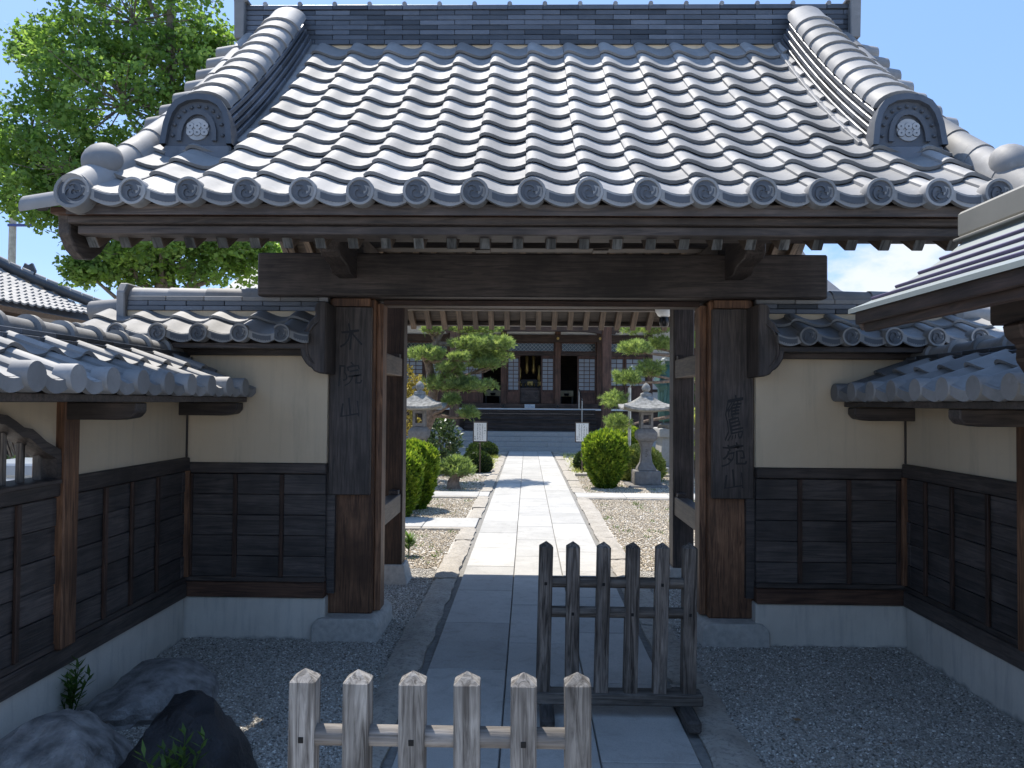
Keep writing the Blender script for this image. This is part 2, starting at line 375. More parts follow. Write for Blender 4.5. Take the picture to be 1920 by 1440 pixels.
def rough_block(name, x0, x1, y0, y1, z0, z1, mat, parent, nx=3, ny=8, amp=.012, edge=.012, seed=0):
    """A roughly split stone: gridded top, wandering edges."""
    rr = random.Random(seed); bm = bmesh.new(); cx, cy = (x0+x1)/2, (y0+y1)/2
    top = []
    for j in range(ny+1):
        row = []
        for i in range(nx+1):
            x = x0+(x1-x0)*i/nx; yy = y0+(y1-y0)*j/ny
            eb = i in (0, nx) or j in (0, ny)
            x += rr.uniform(-edge, edge)*(1 if eb else .5); yy += rr.uniform(-edge, edge)*(.4 if eb else 1)
            row.append(bm.verts.new((x-cx, yy-cy, z1 + rr.uniform(-amp, amp)*.5 - (.012 if eb else 0))))
        top.append(row)
    for j in range(ny):
        for i in range(nx): bm.faces.new((top[j][i], top[j][i+1], top[j+1][i+1], top[j+1][i]))
    loop = top[0][:] + [top[j][nx] for j in range(1, ny+1)] + top[ny][-2::-1] + [top[j][0] for j in range(ny-1, 0, -1)]
    low = [bm.verts.new((v.co.x*1.0, v.co.y*1.0, z0)) for v in loop]
    for i in range(len(loop)):
        k = (i+1) % len(loop); bm.faces.new((loop[i], low[i], low[k], loop[k]))
    bm.faces.new(low)
    return link(name, finish(bm, name, mat, 35), parent, (cx, cy, 0))
for side, (a, b, gaps) in enumerate(((-.812, -.622, ((9.6, 10.5), (12.83, 13.6))), (.822, 1.03, ((12.83, 13.6),)))):
    y = .5 + .4*side; k = 0
    while y < 24.9:
        L = random.uniform(.85, 1.35); y2 = min(y+L, 24.95)
        for g0, g1 in gaps:
            if y < g0 < y2: y2 = g0
            if g0 <= y < g1: y = g1; y2 = min(y+L, 24.95)
        w = random.uniform(-.015, .02)
        near = y < 9
        rough_block('kerb_stone', a-(w if side == 0 else 0), b+(w if side else 0), y+.008, y2-.008, -.05, .042+random.uniform(-.008, .008), KERB, path, 4 if near else 2, 9 if near else 4, seed=side*100+k)
        y = y2; k += 1
def side_path(x0, x1, y0, y1):
    p = tag(box('side_path', x0, x1, y0, y1, -.05, .012, MORT, None, 0), kind='structure'); x = x0
    while x < x1-.05:
        x2 = min(x+random.uniform(.75, 1.0), x1); ym = (y0+y1)/2 + random.uniform(-.03, .03)
        box('paving_slab', x+.004, x2-.004, y0+.12, y1-.004, -.02, .03+random.uniform(-.002, .002), SLAB, p, .004)
        box('edging_stone', x+.004, x2-.004, y0-.02, y0+.11, -.02, .026+random.uniform(-.004, .004), KERB, p, .01)
        x = x2
side_path(-6, -.64, 9.62, 10.48); side_path(-6, -.64, 12.85, 13.58); side_path(.84, 7, 12.85, 13.58)
kb = tag(box('bed_edging', 1.06, 7, 16.9, 17.05, -.05, .06, KERB, None, .01), kind='structure')

# loose gravel on the beds: real pebbles, dense where the camera can see single stones
def pebbles(name, n, areas, smin, smax, seed, bright=0, mat=PEB):
    g = np.random.default_rng(seed); pts = []
    ar = np.array([(a[1]-a[0])*(a[3]-a[2])*a[4] for a in areas]); cnt = (n*ar/ar.sum()).astype(int)
    for a, c in zip(areas, cnt): pts.append(np.column_stack([g.uniform(a[0], a[1], c), g.uniform(a[2], a[3], c), np.zeros(c)]))
    P = np.concatenate(pts); N = len(P)
    base = np.array([[1, 0, 0], [0, 1, 0], [-1, 0, 0], [0, -1, 0], [0, 0, 1], [0, 0, -1]], float)
    tri = np.array([[0, 1, 4], [1, 2, 4], [2, 3, 4], [3, 0, 4], [1, 0, 5], [2, 1, 5], [3, 2, 5], [0, 3, 5]])
    s = g.uniform(smin, smax, (N, 1, 1))*g.uniform(.65, 1.25, (N, 6, 1))
    V = base[None]*s*np.array([1, .8, .55])[None, None]
    th = g.uniform(0, 6.283, N); c, sn = np.cos(th), np.sin(th)
    x = V[:, :, 0]*c[:, None]-V[:, :, 1]*sn[:, None]; y = V[:, :, 0]*sn[:, None]+V[:, :, 1]*c[:, None]
    z = V[:, :, 2] + g.uniform(-.5, .5, (N, 1))*V[:, :, 0] + s[:, 0]*.25
    V = np.stack([x, y, z], -1) + P[:, None, :]
    Fc = tri[None] + (np.arange(N)*6)[:, None, None]
    v = np.clip(g.normal(.45+bright, .25, N), 0, 1); v[g.random(N) < .012] = 1
    return tag(link(name, np_mesh(name, V.reshape(-1, 3), Fc.reshape(-1, 3), mat, np.repeat(v, 8))), kind='stuff')
pebbles('gravel', 90000, [(-2.29, -.83, 2.3, 5.3, 1), (1.05, 2.49, 2.3, 5.3, 1), (-1.6, -.83, 5.3, 7.4, .8), (1.05, 1.9, 5.3, 7.4, .8)], .005, .0105, 3)
pebbles('gravel', 65000, [(-3.2, -.84, 7.4, 9.6, 1), (1.06, 3.2, 7.4, 12.8, 1), (-3, -.84, 10.5, 12.8, .8), (-3.2, -.84, 13.6, 17, .5), (1.06, 4.2, 13.6, 16.9, .6)], .009, .017, 4, .1, PEBW)

# ================================================================ ROOF TILES
PROF = [(0, .031), (.05, .042), (.12, .047), (.20, .0445), (.30, .036), (.42, .0225), (.54, .0105), (.66, .0035), (.78, .0025), (.90, .009), (1.0, .019)]
def prof(u):
    for (a, x), (b, y) in zip(PROF, PROF[1:]):
        if u <= b: return x+(y-x)*(u-a)/(b-a)
    return PROF[-1][1]
def bm_tile(bm, w, L, lift=.03, th=.019):
    nu = len(PROF); rows = []
    for y, lf in ((0, lift), (L, 0)):
        rows.append([bm.verts.new((u*w, y, z+lf)) for u, z in PROF])
    f0 = [bm.verts.new((u*w, .002, z+lift-th)) for u, z in PROF]
    b0 = [bm.verts.new((u*w, L, z-th)) for u, z in PROF]
    for i in range(nu-1):
        bm.faces.new((rows[0][i], rows[0][i+1], rows[1][i+1], rows[1][i]))
        bm.faces.new((f0[i], f0[i+1], rows[0][i+1], rows[0][i]))
        bm.faces.new((f0[i+1], f0[i], b0[i], b0[i+1]))
    # the roll's free left flank, turned down to the pan beside it
    a = bm.verts.new((.0, .0, lift-.012)); b = bm.verts.new((.0, L, -.03))
    bm.faces.new((rows[0][0], rows[1][0], b, a)); bm.faces.new((f0[0], rows[0][0], a)); bm.faces.new((f0[nu-1], b0[nu-1], rows[1][nu-1], rows[0][nu-1]))
def tile_mesh(w, L, lift=.03):
    bm = bmesh.new(); bm_tile(bm, w, L, lift); return finish(bm, 'roof_tile', TILE, 50, recalc=False)
def bm_disc(bm, cx, cy, cz, axis, upv, r, depth, emblem=True, mi=0, mi2=1):
    """Round tile end facing along axis, with a raised rim and a three-comma emblem."""
    axis = Vector(axis).normalized(); upv = Vector(upv).normalized(); sd = upv.cross(axis)
    C = Vector((cx, cy, cz)); seg = 24
    def ring(rad, d): return [bm.verts.new(C + (sd*math.cos(2*math.pi*k/seg) + upv*math.sin(2*math.pi*k/seg))*rad + axis*d) for k in range(seg)]
    if emblem: prof_ = [(r, -depth), (r, -.006), (r*.97, 0), (r*.80, 0), (r*.77, -.007)]
    else: prof_ = [(r, -depth), (r, -.008), (r*.96, 0)]
    rs = [ring(a, d) for a, d in prof_]
    for a, b in zip(rs, rs[1:]):
        for k in range(seg): bm.faces.new((a[k], a[(k+1) % seg], b[(k+1) % seg], b[k])).material_index = mi
    bm.faces.new(rs[-1]).material_index = mi2 if emblem else mi
    if emblem:
        for q in range(3):
            a0 = q*2*math.pi/3; pin = []; pou = []
            for s in range(9):
                t = s/8; ang = a0 + t*2.5; rm = r*(.24+.36*t); hw = r*(.15*(1-t)**.7+.012)
                for lst, rr_ in ((pin, rm-hw), (pou, rm+hw)):
                    p = C + (sd*math.cos(ang)+upv*math.sin(ang))*rr_; lst.append((p-axis*.008, p-axis*.001))
            vi = [(bm.verts.new(a), bm.verts.new(b)) for a, b in pin]; vo = [(bm.verts.new(a), bm.verts.new(b)) for a, b in pou]
            for s in range(8):
                bm.faces.new((vi[s][1], vo[s][1], vo[s+1][1], vi[s+1][1])).material_index = mi2
                bm.faces.new((vi[s][0], vi[s][1], vi[s+1][1], vi[s+1][0])).material_index = mi2
                bm.faces.new((vo[s][1], vo[s][0], vo[s+1][0], vo[s+1][1])).material_index = mi2
def eave_mesh(w, L, theta, emblem=True, r=.066, drop=.062, lift=.03):
    bm = bmesh.new(); bm_tile(bm, w, L, lift)
    dn = Vector((0, -math.sin(theta), -math.cos(theta))); fr = Vector((0, -math.cos(theta), math.sin(theta)))
    us = [.18+.82*i/10 for i in range(11)]
    def P(u, d, out): return Vector((u*w, 0, prof(u)+lift-.002)) + dn*d + fr*out
    rows = []
    for d, out in ((0, .0), (.004, .016), (drop, .016), (drop, -.012), (0, -.012)):
        rows.append([bm.verts.new(P(u, d*(1 if d < .01 else (1-.30*abs(2*(u-.18)/.82-1)**2)), out)) for u in us])
    for a, b in zip(rows, rows[1:]):
        for i in range(10): bm.faces.new((a[i], a[i+1], b[i+1], b[i]))
    bm.faces.new([r_[-1] for r_ in rows])
    if emblem:   # framed relief panel on the apron
        uu = [.42+.44*i/8 for i in range(9)]
        for i in range(8):
            z0 = [bm.verts.new(P(u, d, .0175)) for u, d in ((uu[i], .013), (uu[i+1], .013), (uu[i+1], drop*.70), (uu[i], drop*.70))]
            bm.faces.new(z0).material_index = 1
            for k in range(2):     # little scrolls standing proud of the panel
                u = uu[i]+.02+.02*k; d = .02+.011*((i*3+k*5) % 3)
                q = [bm.verts.new(P(u+a*.014, d+b*.004, .0195)) for a, b in ((-1, .3), (-.2, -1), (1, -.3), (.2, 1))]; bm.faces.new(q).material_index = 1
    c = Vector((.115*w, 0, .034+lift-.014)) + dn*.012 + fr*.03
    bm_disc(bm, c.x, c.y, c.z, fr, -dn, r, .075, emblem)
    return finish(bm, 'eave_tile', [TILE, TILE_D], 40)
def frame(ex, eu):
    ex = Vector(ex); eu = Vector(eu).normalized(); n = ex.cross(eu); return Matrix((ex, eu, n)).transposed()

# ================================================================ THE GATE
gate = thing('temple_gate', (.11, 5.9, 0), 'roofed wooden temple gate with grey clay tiles standing across the stone path', 'gate')
CX = .11
RY, RZ = 5.88, 0
def deck(u): return 2.525 + .60*u + .0855*u*u          # height of the tile bed, u metres in from the eave
EY = 3.575                                               # front eave line
UM = RY - EY
us_ = np.linspace(0, UM, 400); zs_ = 2.525+.60*us_+.0855*us_**2
sl_ = np.concatenate([[0], np.cumsum(np.hypot(np.diff(us_), np.diff(zs_)))])
def at_s(s):
    u = float(np.interp(s, sl_, us_)); z = deck(u); d = .60+.171*u; return u, z, math.atan(d)
# roof bed, front and rear
pts = [(EY+u, deck(u)) for u in np.linspace(0, UM, 14)]; pts += [(2*RY-y, z) for y, z in pts[-2::-1]]
low = [(y, z-.05) for y, z in pts[::-1]]
roof = prism('roof', pts+low, 'x', CX-2.30, CX+2.30, WX, gate)
NX, TW = 17, .265
X0 = CX - NX*TW/2 + .005
NROW = 12; SE = float(np.interp(RY-.10-EY, us_, sl_)); STEP = SE/NROW
tm = tile_mesh(TW, STEP+.055)
em = eave_mesh(TW, STEP+.055, at_s(.1)[2])
for r in range(NROW):
    u, z, th = at_s(r*STEP + .0)
    u2, z2, th2 = at_s(min(r*STEP+STEP*.5, SE)); eu = (0, math.cos(th2), math.sin(th2))
    for c in range(NX):
        p = Vector((X0+c*TW, EY+u, z)) + Vector((0, -math.sin(th2), math.cos(th2)))*.02
        p += Vector((random.uniform(-.002, .002), 0, random.uniform(-.002, .002)))
        q = frame((1, 0, 0), eu) @ Matrix.Rotation(random.uniform(-.004, .004), 3, 'Z')
        link('eave_tile' if r == 0 else 'roof_tile', em if r == 0 else tm, roof, p, q)
# rear slope: out of sight from the path, one joined covering
bm = bmesh.new()
for r in range(NROW):
    u, z, th = at_s(r*STEP); th2 = at_s(min(r*STEP+STEP*.5, SE))[2]
    for c in range(NX):
        b2 = bmesh.new(); bm_tile(b2, TW, STEP+.055)
        M = frame((-1, 0, 0), (0, -math.cos(th2), math.sin(th2))).to_4x4(); M.translation = (X0+(c+1)*TW, 2*RY-EY-u, z+.02)
        b2.transform(M); tmp = bpy.data.meshes.new('t'); b2.to_mesh(tmp); b2.free(); bm.from_mesh(tmp); bpy.data.meshes.remove(tmp)
rs = link('rear_tiles', finish(bm, 'rear_tiles', TILE, 50, recalc=False), roof, (0, 0, 0)); tag(rs, kind='stuff')

# ridge: courses of flat tiles, capped
RB, RT, RW = 4.298, 4.60, .15
ridge = box('ridge', CX-2.24, CX+2.24, RY-RW+.02, RY+RW-.02, RB-.06, RT-.005, WX, gate, .0)
pl = prism('ridge_plaster', [(RY-RW+.015, RB-.13), (RY+RW-.015, RB-.13), (RY+RW-.015, RB+.01), (RY-RW+.015, RB+.01)], 'x', CX-2.1, CX+2.1, PLAST, ridge)
NC = 8; CH = (RT-RB)/NC
for k in range(NC):
    x = CX-2.27 - (.13 if k % 2 else 0); ww = .265
    while x < CX+2.27-.02:
        a, b = max(x, CX-2.27), min(x+ww, CX+2.27)
        if b-a > .03:
            dy = random.uniform(-.002, .002) + .004*(k == 0) + .01*(k == NC-1); 
            box('ridge_tile', a+.0015, b-.0015, RY-RW-dy, RY+RW+dy, RB+k*CH+.0015, RB+(k+1)*CH-.0015, NOSHI, ridge, .002)
        x += ww
for i in range(17):
    xx = CX-2.12+i*.265
    o = tube('ridge_cap_tile', [(xx, RY-RW-.012, RT+.006), (xx, RY+RW+.012, RT+.006)], .018, TILE, ridge, 10)
for sgn in (-1, 1):    # end tiles of the ridge
    xa = CX+sgn*2.27; pts = [(xa-sgn*.005, RB+.03), (xa+sgn*.068, RB+.03), (xa+sgn*.074, RT+.005), (xa+sgn*.078, RT+.028), (xa-sgn*.03, RT+.032), (xa-sgn*.03, RT+.008), (xa-sgn*.005, RT+.006)]
    prism('ogre_tile', pts, 'y', RY-.20, RY+.20, TILE, ridge, .006, 30)

# descending ridges on the front slope
def slope_pt(s, h=0):
    u, z, th = at_s(s); return Vector((0, EY+u, z)) + Vector((0, -math.sin(th), math.cos(th)))*h, th
def cap_mesh(w, L, hgt, bead=True, bk=1.12):
    bm = bmesh.new(); seg = 12
    def ring(y, w_, h_, z0): return [bm.verts.new((-w_/2*math.cos(math.pi*k/seg), y, z0+h_*math.sin(math.pi*k/seg))) for k in range(seg+1)]
    prf = [(0, w*1.0, hgt, 0), (0, w*(bk-.05), hgt*bk, 0), (.034, w*(bk-.05), hgt*bk, 0), (.036, w, hgt, 0), (L, w*.98, hgt*.97, -.004)] if bead else [(0, w, hgt, 0), (L, w*.97, hgt*.95, -.004)]
    rr = [ring(*p) for p in prf]
    for a, b in zip(rr, rr[1:]):
        for k in range(seg): bm.faces.new((a[k], a[k+1], b[k+1], b[k]))
    bm.faces.new(rr[0])
    return finish(bm, 'cap_tile', TILE, 45)
DS0, DS1 = float(np.interp(.62, us_, sl_)), float(np.interp(UM-.12, us_, sl_))
capm = cap_mesh(.27, .29, .085)
for sgn in (-1, 1):
    xc = CX+sgn*1.925
    core = prism('descending_ridge', [(EY+at_s(s)[0], at_s(s)[1]+.02) for s in np.linspace(DS0+.10, DS1, 12)] + [tuple(slope_pt(s, .20)[0].yz) for s in np.linspace(DS1, DS0+.24, 12)], 'x', xc-.10, xc+.10, NOSHI, gate)
    for k in range(5):         # stacked flat courses
        s = DS0 + .12 + .018*k; s0 = s; j = 0; w = .185 - .012*k + (.03 if k == 0 else 0)
        L = .245
        s -= (.12 if k % 2 else 0)
        while s < DS1-.03:
            a, b = max(s, s0), min(s+L, DS1)
            if b-a > .03:
                (p, th), h = slope_pt((a+b)/2, .055+k*.036), .03
                o = link('course_tile', box_mesh(2*w, (b-a)*1.01-.003, h, NOSHI if k else TILE, .004), core, (xc, p.y, p.z), frame((1, 0, 0), (0, math.cos(th), math.sin(th))))
            s += L
    n = 10; stp = (DS1-DS0-.215)/n
    for i in range(n):
        p, th = slope_pt(DS0+.215+i*stp, .225); th = at_s(DS0+.12+(i+.6)*stp)[2]
        link('cap_tile', capm, core, (xc, p.y, p.z), frame((1, 0, 0), (0, math.cos(th), math.sin(th))))
    # ogre tile closing the lower end
    bm = bmesh.new(); cz = 0
    def arch(sc_w, sc_h, y, z0=0): 
        P_ = [(-.195, 0), (-.180, .12), (-.158, .195), (-.125, .243), (-.07, .272), (0, .281), (.07, .272), (.125, .243), (.158, .195), (.180, .12), (.195, 0)]
        return [bm.verts.new((x*sc_w, y, z0+z*sc_h)) for x, z in P_]
    seq = [arch(.97, .98, .10), arch(1.02, 1.02, .02), arch(1.02, 1.02, -.03), arch(.86, .90, -.03, 0), arch(.84, .885, -.005, 0)]
    for a, b in zip(seq, seq[1:]):
        for k in range(10): bm.faces.new((a[k], a[k+1], b[k+1], b[k])).material_index = 0
    bm.faces.new(seq[-1]).material_index = 1; bm.faces.new(seq[0]).material_index = 0
    # inner raised arch, rows of studs, coin crest
    A, B_ = [], []
    for t in np.linspace(0, math.pi, 13):
        A.append((-.110*math.cos(t), .02+(.178*math.sin(t)**.8)))
        B_.append((-.085*math.cos(t), .02+(.150*math.sin(t)**.8)))
    for y0, y1 in ((-.006, -.022),):
        av = [bm.verts.new((x, y1, z)) for x, z in A]; bv = [bm.verts.new((x, y1, z)) for x, z in B_]; a0 = [bm.verts.new((x, y0, z)) for x, z in A]; b0 = [bm.verts.new((x, y0, z)) for x, z in B_]
        for k in range(12):
            for q in ((av[k], av[k+1], bv[k+1], bv[k]), (a0[k], a0[k+1], av[k+1], av[k]), (bv[k], bv[k+1], b0[k+1], b0[k])): bm.faces.new(q).material_index = 1
    for t in np.linspace(.06, math.pi-.06, 11):
        cx_, cz_ = -.138*math.cos(t), .035+.185*math.sin(t)**.8
        ret = bmesh.ops.create_icosphere(bm, subdivisions=1, radius=.012, matrix=Matrix.Translation((cx_, -.008, cz_)))
        for v in ret['verts']:
            for f in v.link_faces: f.material_index = 1
    def disc(cx_, cz_, r, y, mi, seg=18, hole=0):
        o = [bm.verts.new((cx_+r*math.cos(6.2832*k/seg), y, cz_+r*math.sin(6.2832*k/seg))) for k in range(seg)]
        o2 = [bm.verts.new((v.co.x, y+.012, v.co.z)) for v in o]
        for k in range(seg): bm.faces.new((o[k], o[(k+1) % seg], o2[(k+1) % seg], o2[k])).material_index = mi
        bm.faces.new(o).material_index = mi
    disc(0, .088, .062, -.012, 2, 28)
    for i in (-1, 0, 1):
        for j in (-1, 1):
            disc(i*.040, .088+j*.0185, .0195, -.017, 2)
            disc(i*.040, .088+j*.0185, .0045, -.0185, 1, 8)
            disc(i*.040, .088+j*.0185, .0215, -.0135, 1)
    CREST = bpy.data.materials.get('crest_grey') or plain('crest_grey', (.34, .34, .34), .7, .3, bump=.1)
    p, th = slope_pt(DS0-.02, .03)
    me = finish(bm, 'ogre_tile', [NOSHI, TILE_D, CREST], 35)
    link('ogre_tile', me, core, (xc, p.y-.02, p.z+.05), Matrix.Rotation(-.08, 3, 'X'))
    box('ogre_foot', xc-.185, xc+.185, p.y-.03, p.y+.06, p.z-.05, p.z+.055, NOSHI, core, .01)

# verge: round tiles running down the gable edge, and short tiles pointing out over it
vm = cap_mesh(.168, .31, .10, False)
for sgn in (-1, 1):
    xv = CX+sgn*2.235
    vr = prism('verge', [(EY+at_s(s)[0]-.02, at_s(s)[1]-.01) for s in np.linspace(0, SE, 12)] + [tuple(slope_pt(s, .055)[0].yz) for s in np.linspace(SE, 0, 12)], 'x', xv-.075, xv+.075, TILE_D, gate)
    n = 10; stp = SE/n
    for i in range(n):
        p, th = slope_pt(i*stp, .045); th = at_s((i+.5)*stp)[2]
        link('roll_tile', vm, vr, (xv, p.y, p.z), frame((1, 0, 0), (0, math.cos(th), math.sin(th))))
    bm = bmesh.new(); p, th = slope_pt(0, .06); bm_disc(bm, xv, p.y-.035, p.z-.005, (0, -1, 0.12), (0, .12, 1), .088, .09, True)
    link('roll_end', finish(bm, 'roll_end', [TILE, TILE_D], 40), vr)
    p, th = slope_pt(.30, .125)
    k = ellipsoid('roll_knob', (xv, p.y, p.z), .088, .125, .085, TILE, vr, 3); k.rotation_euler = (th, 0, 0)
    # out-pointing verge tiles
    bm = bmesh.new(); seg = 8
    ra = [bm.verts.new((0, -.062*math.cos(math.pi*k/seg), .055*math.sin(math.pi*k/seg))) for k in range(seg+1)]
    rb = [bm.verts.new((.24, -.062*math.cos(math.pi*k/seg), -.035+.055*math.sin(math.pi*k/seg))) for k in range(seg+1)]
    for k in range(seg): bm.faces.new((ra[k], ra[k+1], rb[k+1], rb[k]))
    bm.faces.new(rb)
    pa = [bm.verts.new((x, y, z)) for x, y, z in ((0, .06, .0), (0, .13, -.02), (0, .21, .0), (.23, .06, -.035), (.23, .13, -.06), (.23, .21, -.035), (.23, .06, -.07), (.23, .13, -.09), (.23, .21, -.07))]
    for q in ((0, 1, 4, 3), (1, 2, 5, 4), (3, 4, 7, 6), (4, 5, 8, 7)): bm.faces.new([pa[i] for i in q])
    me = finish(bm, 'verge_tile', TILE, 50)
    if sgn < 0:
        me.transform(Matrix.Scale(-1, 4, (1, 0, 0))); me.flip_normals()
    for i in range(NROW+1):
        s = i*STEP; p, th = slope_pt(min(s, SE), .03)
        o = link('verge_tile', me, vr, (xv+sgn*.04, p.y+.02, p.z-(.05 if 0 < i < 6 else .01)), Matrix.Rotation(th, 3, 'X')); o.scale = (.95 if i == 0 else (.62 if i < 6 else .95), 1, 1)
    # bargeboard under the verge with a rounded nose
    ss = np.linspace(.05, SE, 14)
    topl = [tuple(slope_pt(s, -.055)[0].yz) for s in ss]; botl = [tuple(slope_pt(s, -.27)[0].yz) for s in ss[::-1]]
    nose = [(3.79, 2.30), (3.72, 2.33), (3.66, 2.40), (3.66, 2.47)]
    bpts = topl + botl[:-2] + [(3.94, 2.36), (3.86, 2.31)] + nose
    prism('bargeboard', bpts, 'x', CX+sgn*2.36-.03, CX+sgn*2.36+.03, WY, gate, .006)
    prism('bargeboard', [(2*RY-y, z) for y, z in bpts], 'x', CX+sgn*2.36-.03, CX+sgn*2.36+.03, WY, gate, .006)

# eave boards, rafters, purlins
box('eave_board', CX-2.40, CX+2.36, EY+.035, EY+.12, 2.487, 2.520, WXR, gate)
box('fascia', CX-2.33, CX+2.32, EY+.065, EY+.16, 2.448, 2.485, WX, gate)
box('fascia', CX-2.30, CX+2.30, EY+.095, EY+.19, 2.402, 2.446, WX, gate)
RYE = 2*RY-EY
box('eave_board', CX-2.40, CX+2.36, RYE-.12, RYE-.035, 2.487, 2.520, WXR, gate)
box('fascia', CX-2.33, CX+2.32, RYE-.16, RYE-.065, 2.448, 2.485, WXR, gate)
box('fascia', CX-2.30, CX+2.30, RYE-.19, RYE-.095, 2.402, 2.446, WX, gate)
RA = .60
rl = 2.5/math.cos(math.atan(RA))
rth = math.atan(RA)
RAFT_END = wood('pale_rafter_end', (.03, .03, .029), (.20, .20, .19), 'z', fine=.6, bump=.2)
def rafter_mesh():
    bm = bmesh.new(); bm_box(bm, -.027, .027, 0, rl, -.037, .037)
    for f in bm.faces:
        if abs(f.calc_center_median().y) < 1e-4: f.material_index = 1
    bmesh.ops.bevel(bm, geom=bm.edges[:], offset=.003, segments=1, affect='EDGES', material=-1)
    # plumb-cut nose
    for v in bm.verts:
        if v.co.y < .01: v.co.y -= v.co.z*.15
    return finish(bm, 'rafter', [RAFT, RAFT_END])
rm_ = rafter_mesh()
for i in range(29):
    xx = CX-2.275+i*.1625
    link('rafter', rm_, gate, (xx, 3.755, 2.385), frame((1, 0, 0), (0, 1, RA)))
    link('rafter', rm_, gate, (xx, 2*RY-3.755, 2.385), frame((-1, 0, 0), (0, -1, RA)))
# roof boards over the rafters
for sg in (1, -1):
    a = [(3.70, 2.41), (RY, 2.41+RA*(RY-3.70)), (RY, 2.425+RA*(RY-3.70)), (3.70, 2.425)]
    if sg < 0: a = [(2*RY-y, z) for y, z in a]
    prism('roof_board', a, 'x', CX-2.31, CX+2.31, WX, gate)
for yy in (4.25, 2*RY-4.25): box('purlin', CX-2.45, CX+2.45, yy-.06, yy+.06, 2.50, 2.64, WX, gate, .008)
box('ridge_purlin', CX-2.4, CX+2.4, RY-.07, RY+.07, 3.42, 3.60, WX, gate, .008)

# main posts, lintel, frame
LPX, RPX = (-1.365, -1.05), (1.232, 1.54)
for k, (a, b) in enumerate((LPX, RPX)):
    inner = b if k == 0 else a
    post = box('main_post', a, b, 5.26, 5.54, .15, 2.31, WZR, gate, .012)
    bd = box('name_board', a+.015, b-.015, 5.205, 5.258, .965, 2.245, WZ, gate, .006)
    tag(bd, 'dark board carved with large vertical characters')
    if k == 1: chars = (('鷹', .70, 1.36, 2.0), ('苑', 1.0, 1.185, 1.0), ('山', .9, 1.03, .9))
    else: chars = (('木', .9, 1.95, 1.2), ('院', .95, 1.71, 1.0), ('山', .9, 1.49, .9))
    for ch, wsc, z0, hsc in chars:
        cu = bpy.data.curves.new('ch', 'FONT'); cu.body = ch; cu.size = .165; cu.extrude = .0016; cu.resolution_u = 3
        ob = bpy.data.objects.new('ch', cu); COL.objects.link(ob)
        bpy.context.view_layer.update()
        me = bpy.data.meshes.new_from_object(ob.evaluated_get(bpy.context.evaluated_depsgraph_get()))
        xs = [v.co.x for v in me.vertices]; xm = (min(xs)+max(xs))/2; ys = min(v.co.y for v in me.vertices)
        for v in me.vertices:
            x, y = (v.co.x-xm)*wsc*1.05, (v.co.y-ys)*hsc
            v.co = Vector(((a+b)/2 + x + .012*math.sin(y*26+x*9), 5.2045 - (.0 if v.co.z < 0 else .0016), z0+y+.10*x+.006*math.sin(x*45)))
        me.name = 'character'; me.materials.clear(); me.materials.append(INK)
        bpy.data.objects.remove(ob); bpy.data.curves.remove(cu)
        tag(link('character', me, bd), 'character '+ch)
    # foundation stone, rounded shoulders
    sa, sb = (a-.065, b+.068)
    prf = [(sa, -.05), (sb, -.05), (sb, .095), (sb-.012, .12), (sb-.035, .142), (sb-.07, .152), (sa+.07, .152), (sa+.035, .142), (sa+.012, .12), (sa, .095)]
    prism('foundation_stone', prf, 'y', 5.13, 5.68, STONE, gate, .006, 30)
    # door jamb on the inner side
    ja, jb = (inner, inner+.045) if k == 0 else (inner-.045, inner)
    box('door_jamb', ja, jb, 5.32, 5.47, .16, 2.28, WZR, gate, .004)
    # carved elbow bracket on the outer side
    o = [(525, 165), (440, 165), (380, 185), (350, 230), (345, 300), (360, 340), (365, 390), (320, 430), (270, 480), (235, 550), (190, 620), (150, 700), (135, 790), (130, 870), (140, 960), (155, 1030), (190, 1090), (230, 1150), (270, 1190), (320, 1215), (345, 1265), (440, 1300), (525, 1305)]
    ex = a if k == 0 else b; sg = -1 if k == 0 else 1
    bp = [(ex + sg*(530-px)/8*.00355, 2.277 - (py-165)/8*.00345) for px, py in o]
    bp = [(x*.955, 1.6+(z-1.6)*.955) for x, z in bp]
    prism('carved_bracket', bp, 'y', 4.93, 5.20, WZ, gate, .008)
    # raised scroll on its face
    sc_ = [(ex + sg*(530-px)/8*.00355, 2.277-(py-165)/8*.00345) for px, py in ((420, 480), (330, 560), (260, 680), (235, 820), (240, 960), (290, 1080), (360, 1150))]
    tube('bracket_scroll', [(x*.955, 4.928, 1.6+(z-1.6)*.955) for x, z in sc_], [.004, .009, .011, .011, .010, .008, .004], WZ, gate, 6)
    # beam nose over the lintel
    xm = (a+b)/2 - .01
    prism('beam_nose', [(4.66, 2.52), (4.70, 2.49), (4.80, 2.48), (4.88, 2.47), (4.95, 2.43), (5.155, 2.43), (5.155, 2.66), (4.66, 2.62)], 'x', xm-.06, xm+.06, WY, gate, .006)
    box('cross_beam', xm-.065, xm+.065, 5.32, 7.9, 2.615, 2.76, WY, gate, .008)
    # rear post with ties to the main post
    ra_, rb_ = ((-1.285, -1.098), (1.285, 1.468))[k]
    rp = box('rear_post', ra_, rb_, 6.80, 6.99, .16, 2.52, WZ if k else wood('rear_post_wood', (.03, .018, .012), (.11, .062, .042), 'z'), gate, .008)
    bm = bmesh.new(); cx_ = (ra_+rb_)/2
    t4 = [(-.115, -.12, .165), (.115, -.12, .165), (.115, .12, .165), (-.115, .12, .165)]; b4 = [(-.165, -.17, -.05), (.165, -.17, -.05), (.165, .17, -.05), (-.165, .17, -.05)]
    tv = [bm.verts.new(p) for p in t4]; bv = [bm.verts.new(p) for p in b4]; bm.faces.new(tv); bm.faces.new(bv[::-1])
    for i in range(4): bm.faces.new((tv[i], bv[i], bv[(i+1) % 4], tv[(i+1) % 4]))
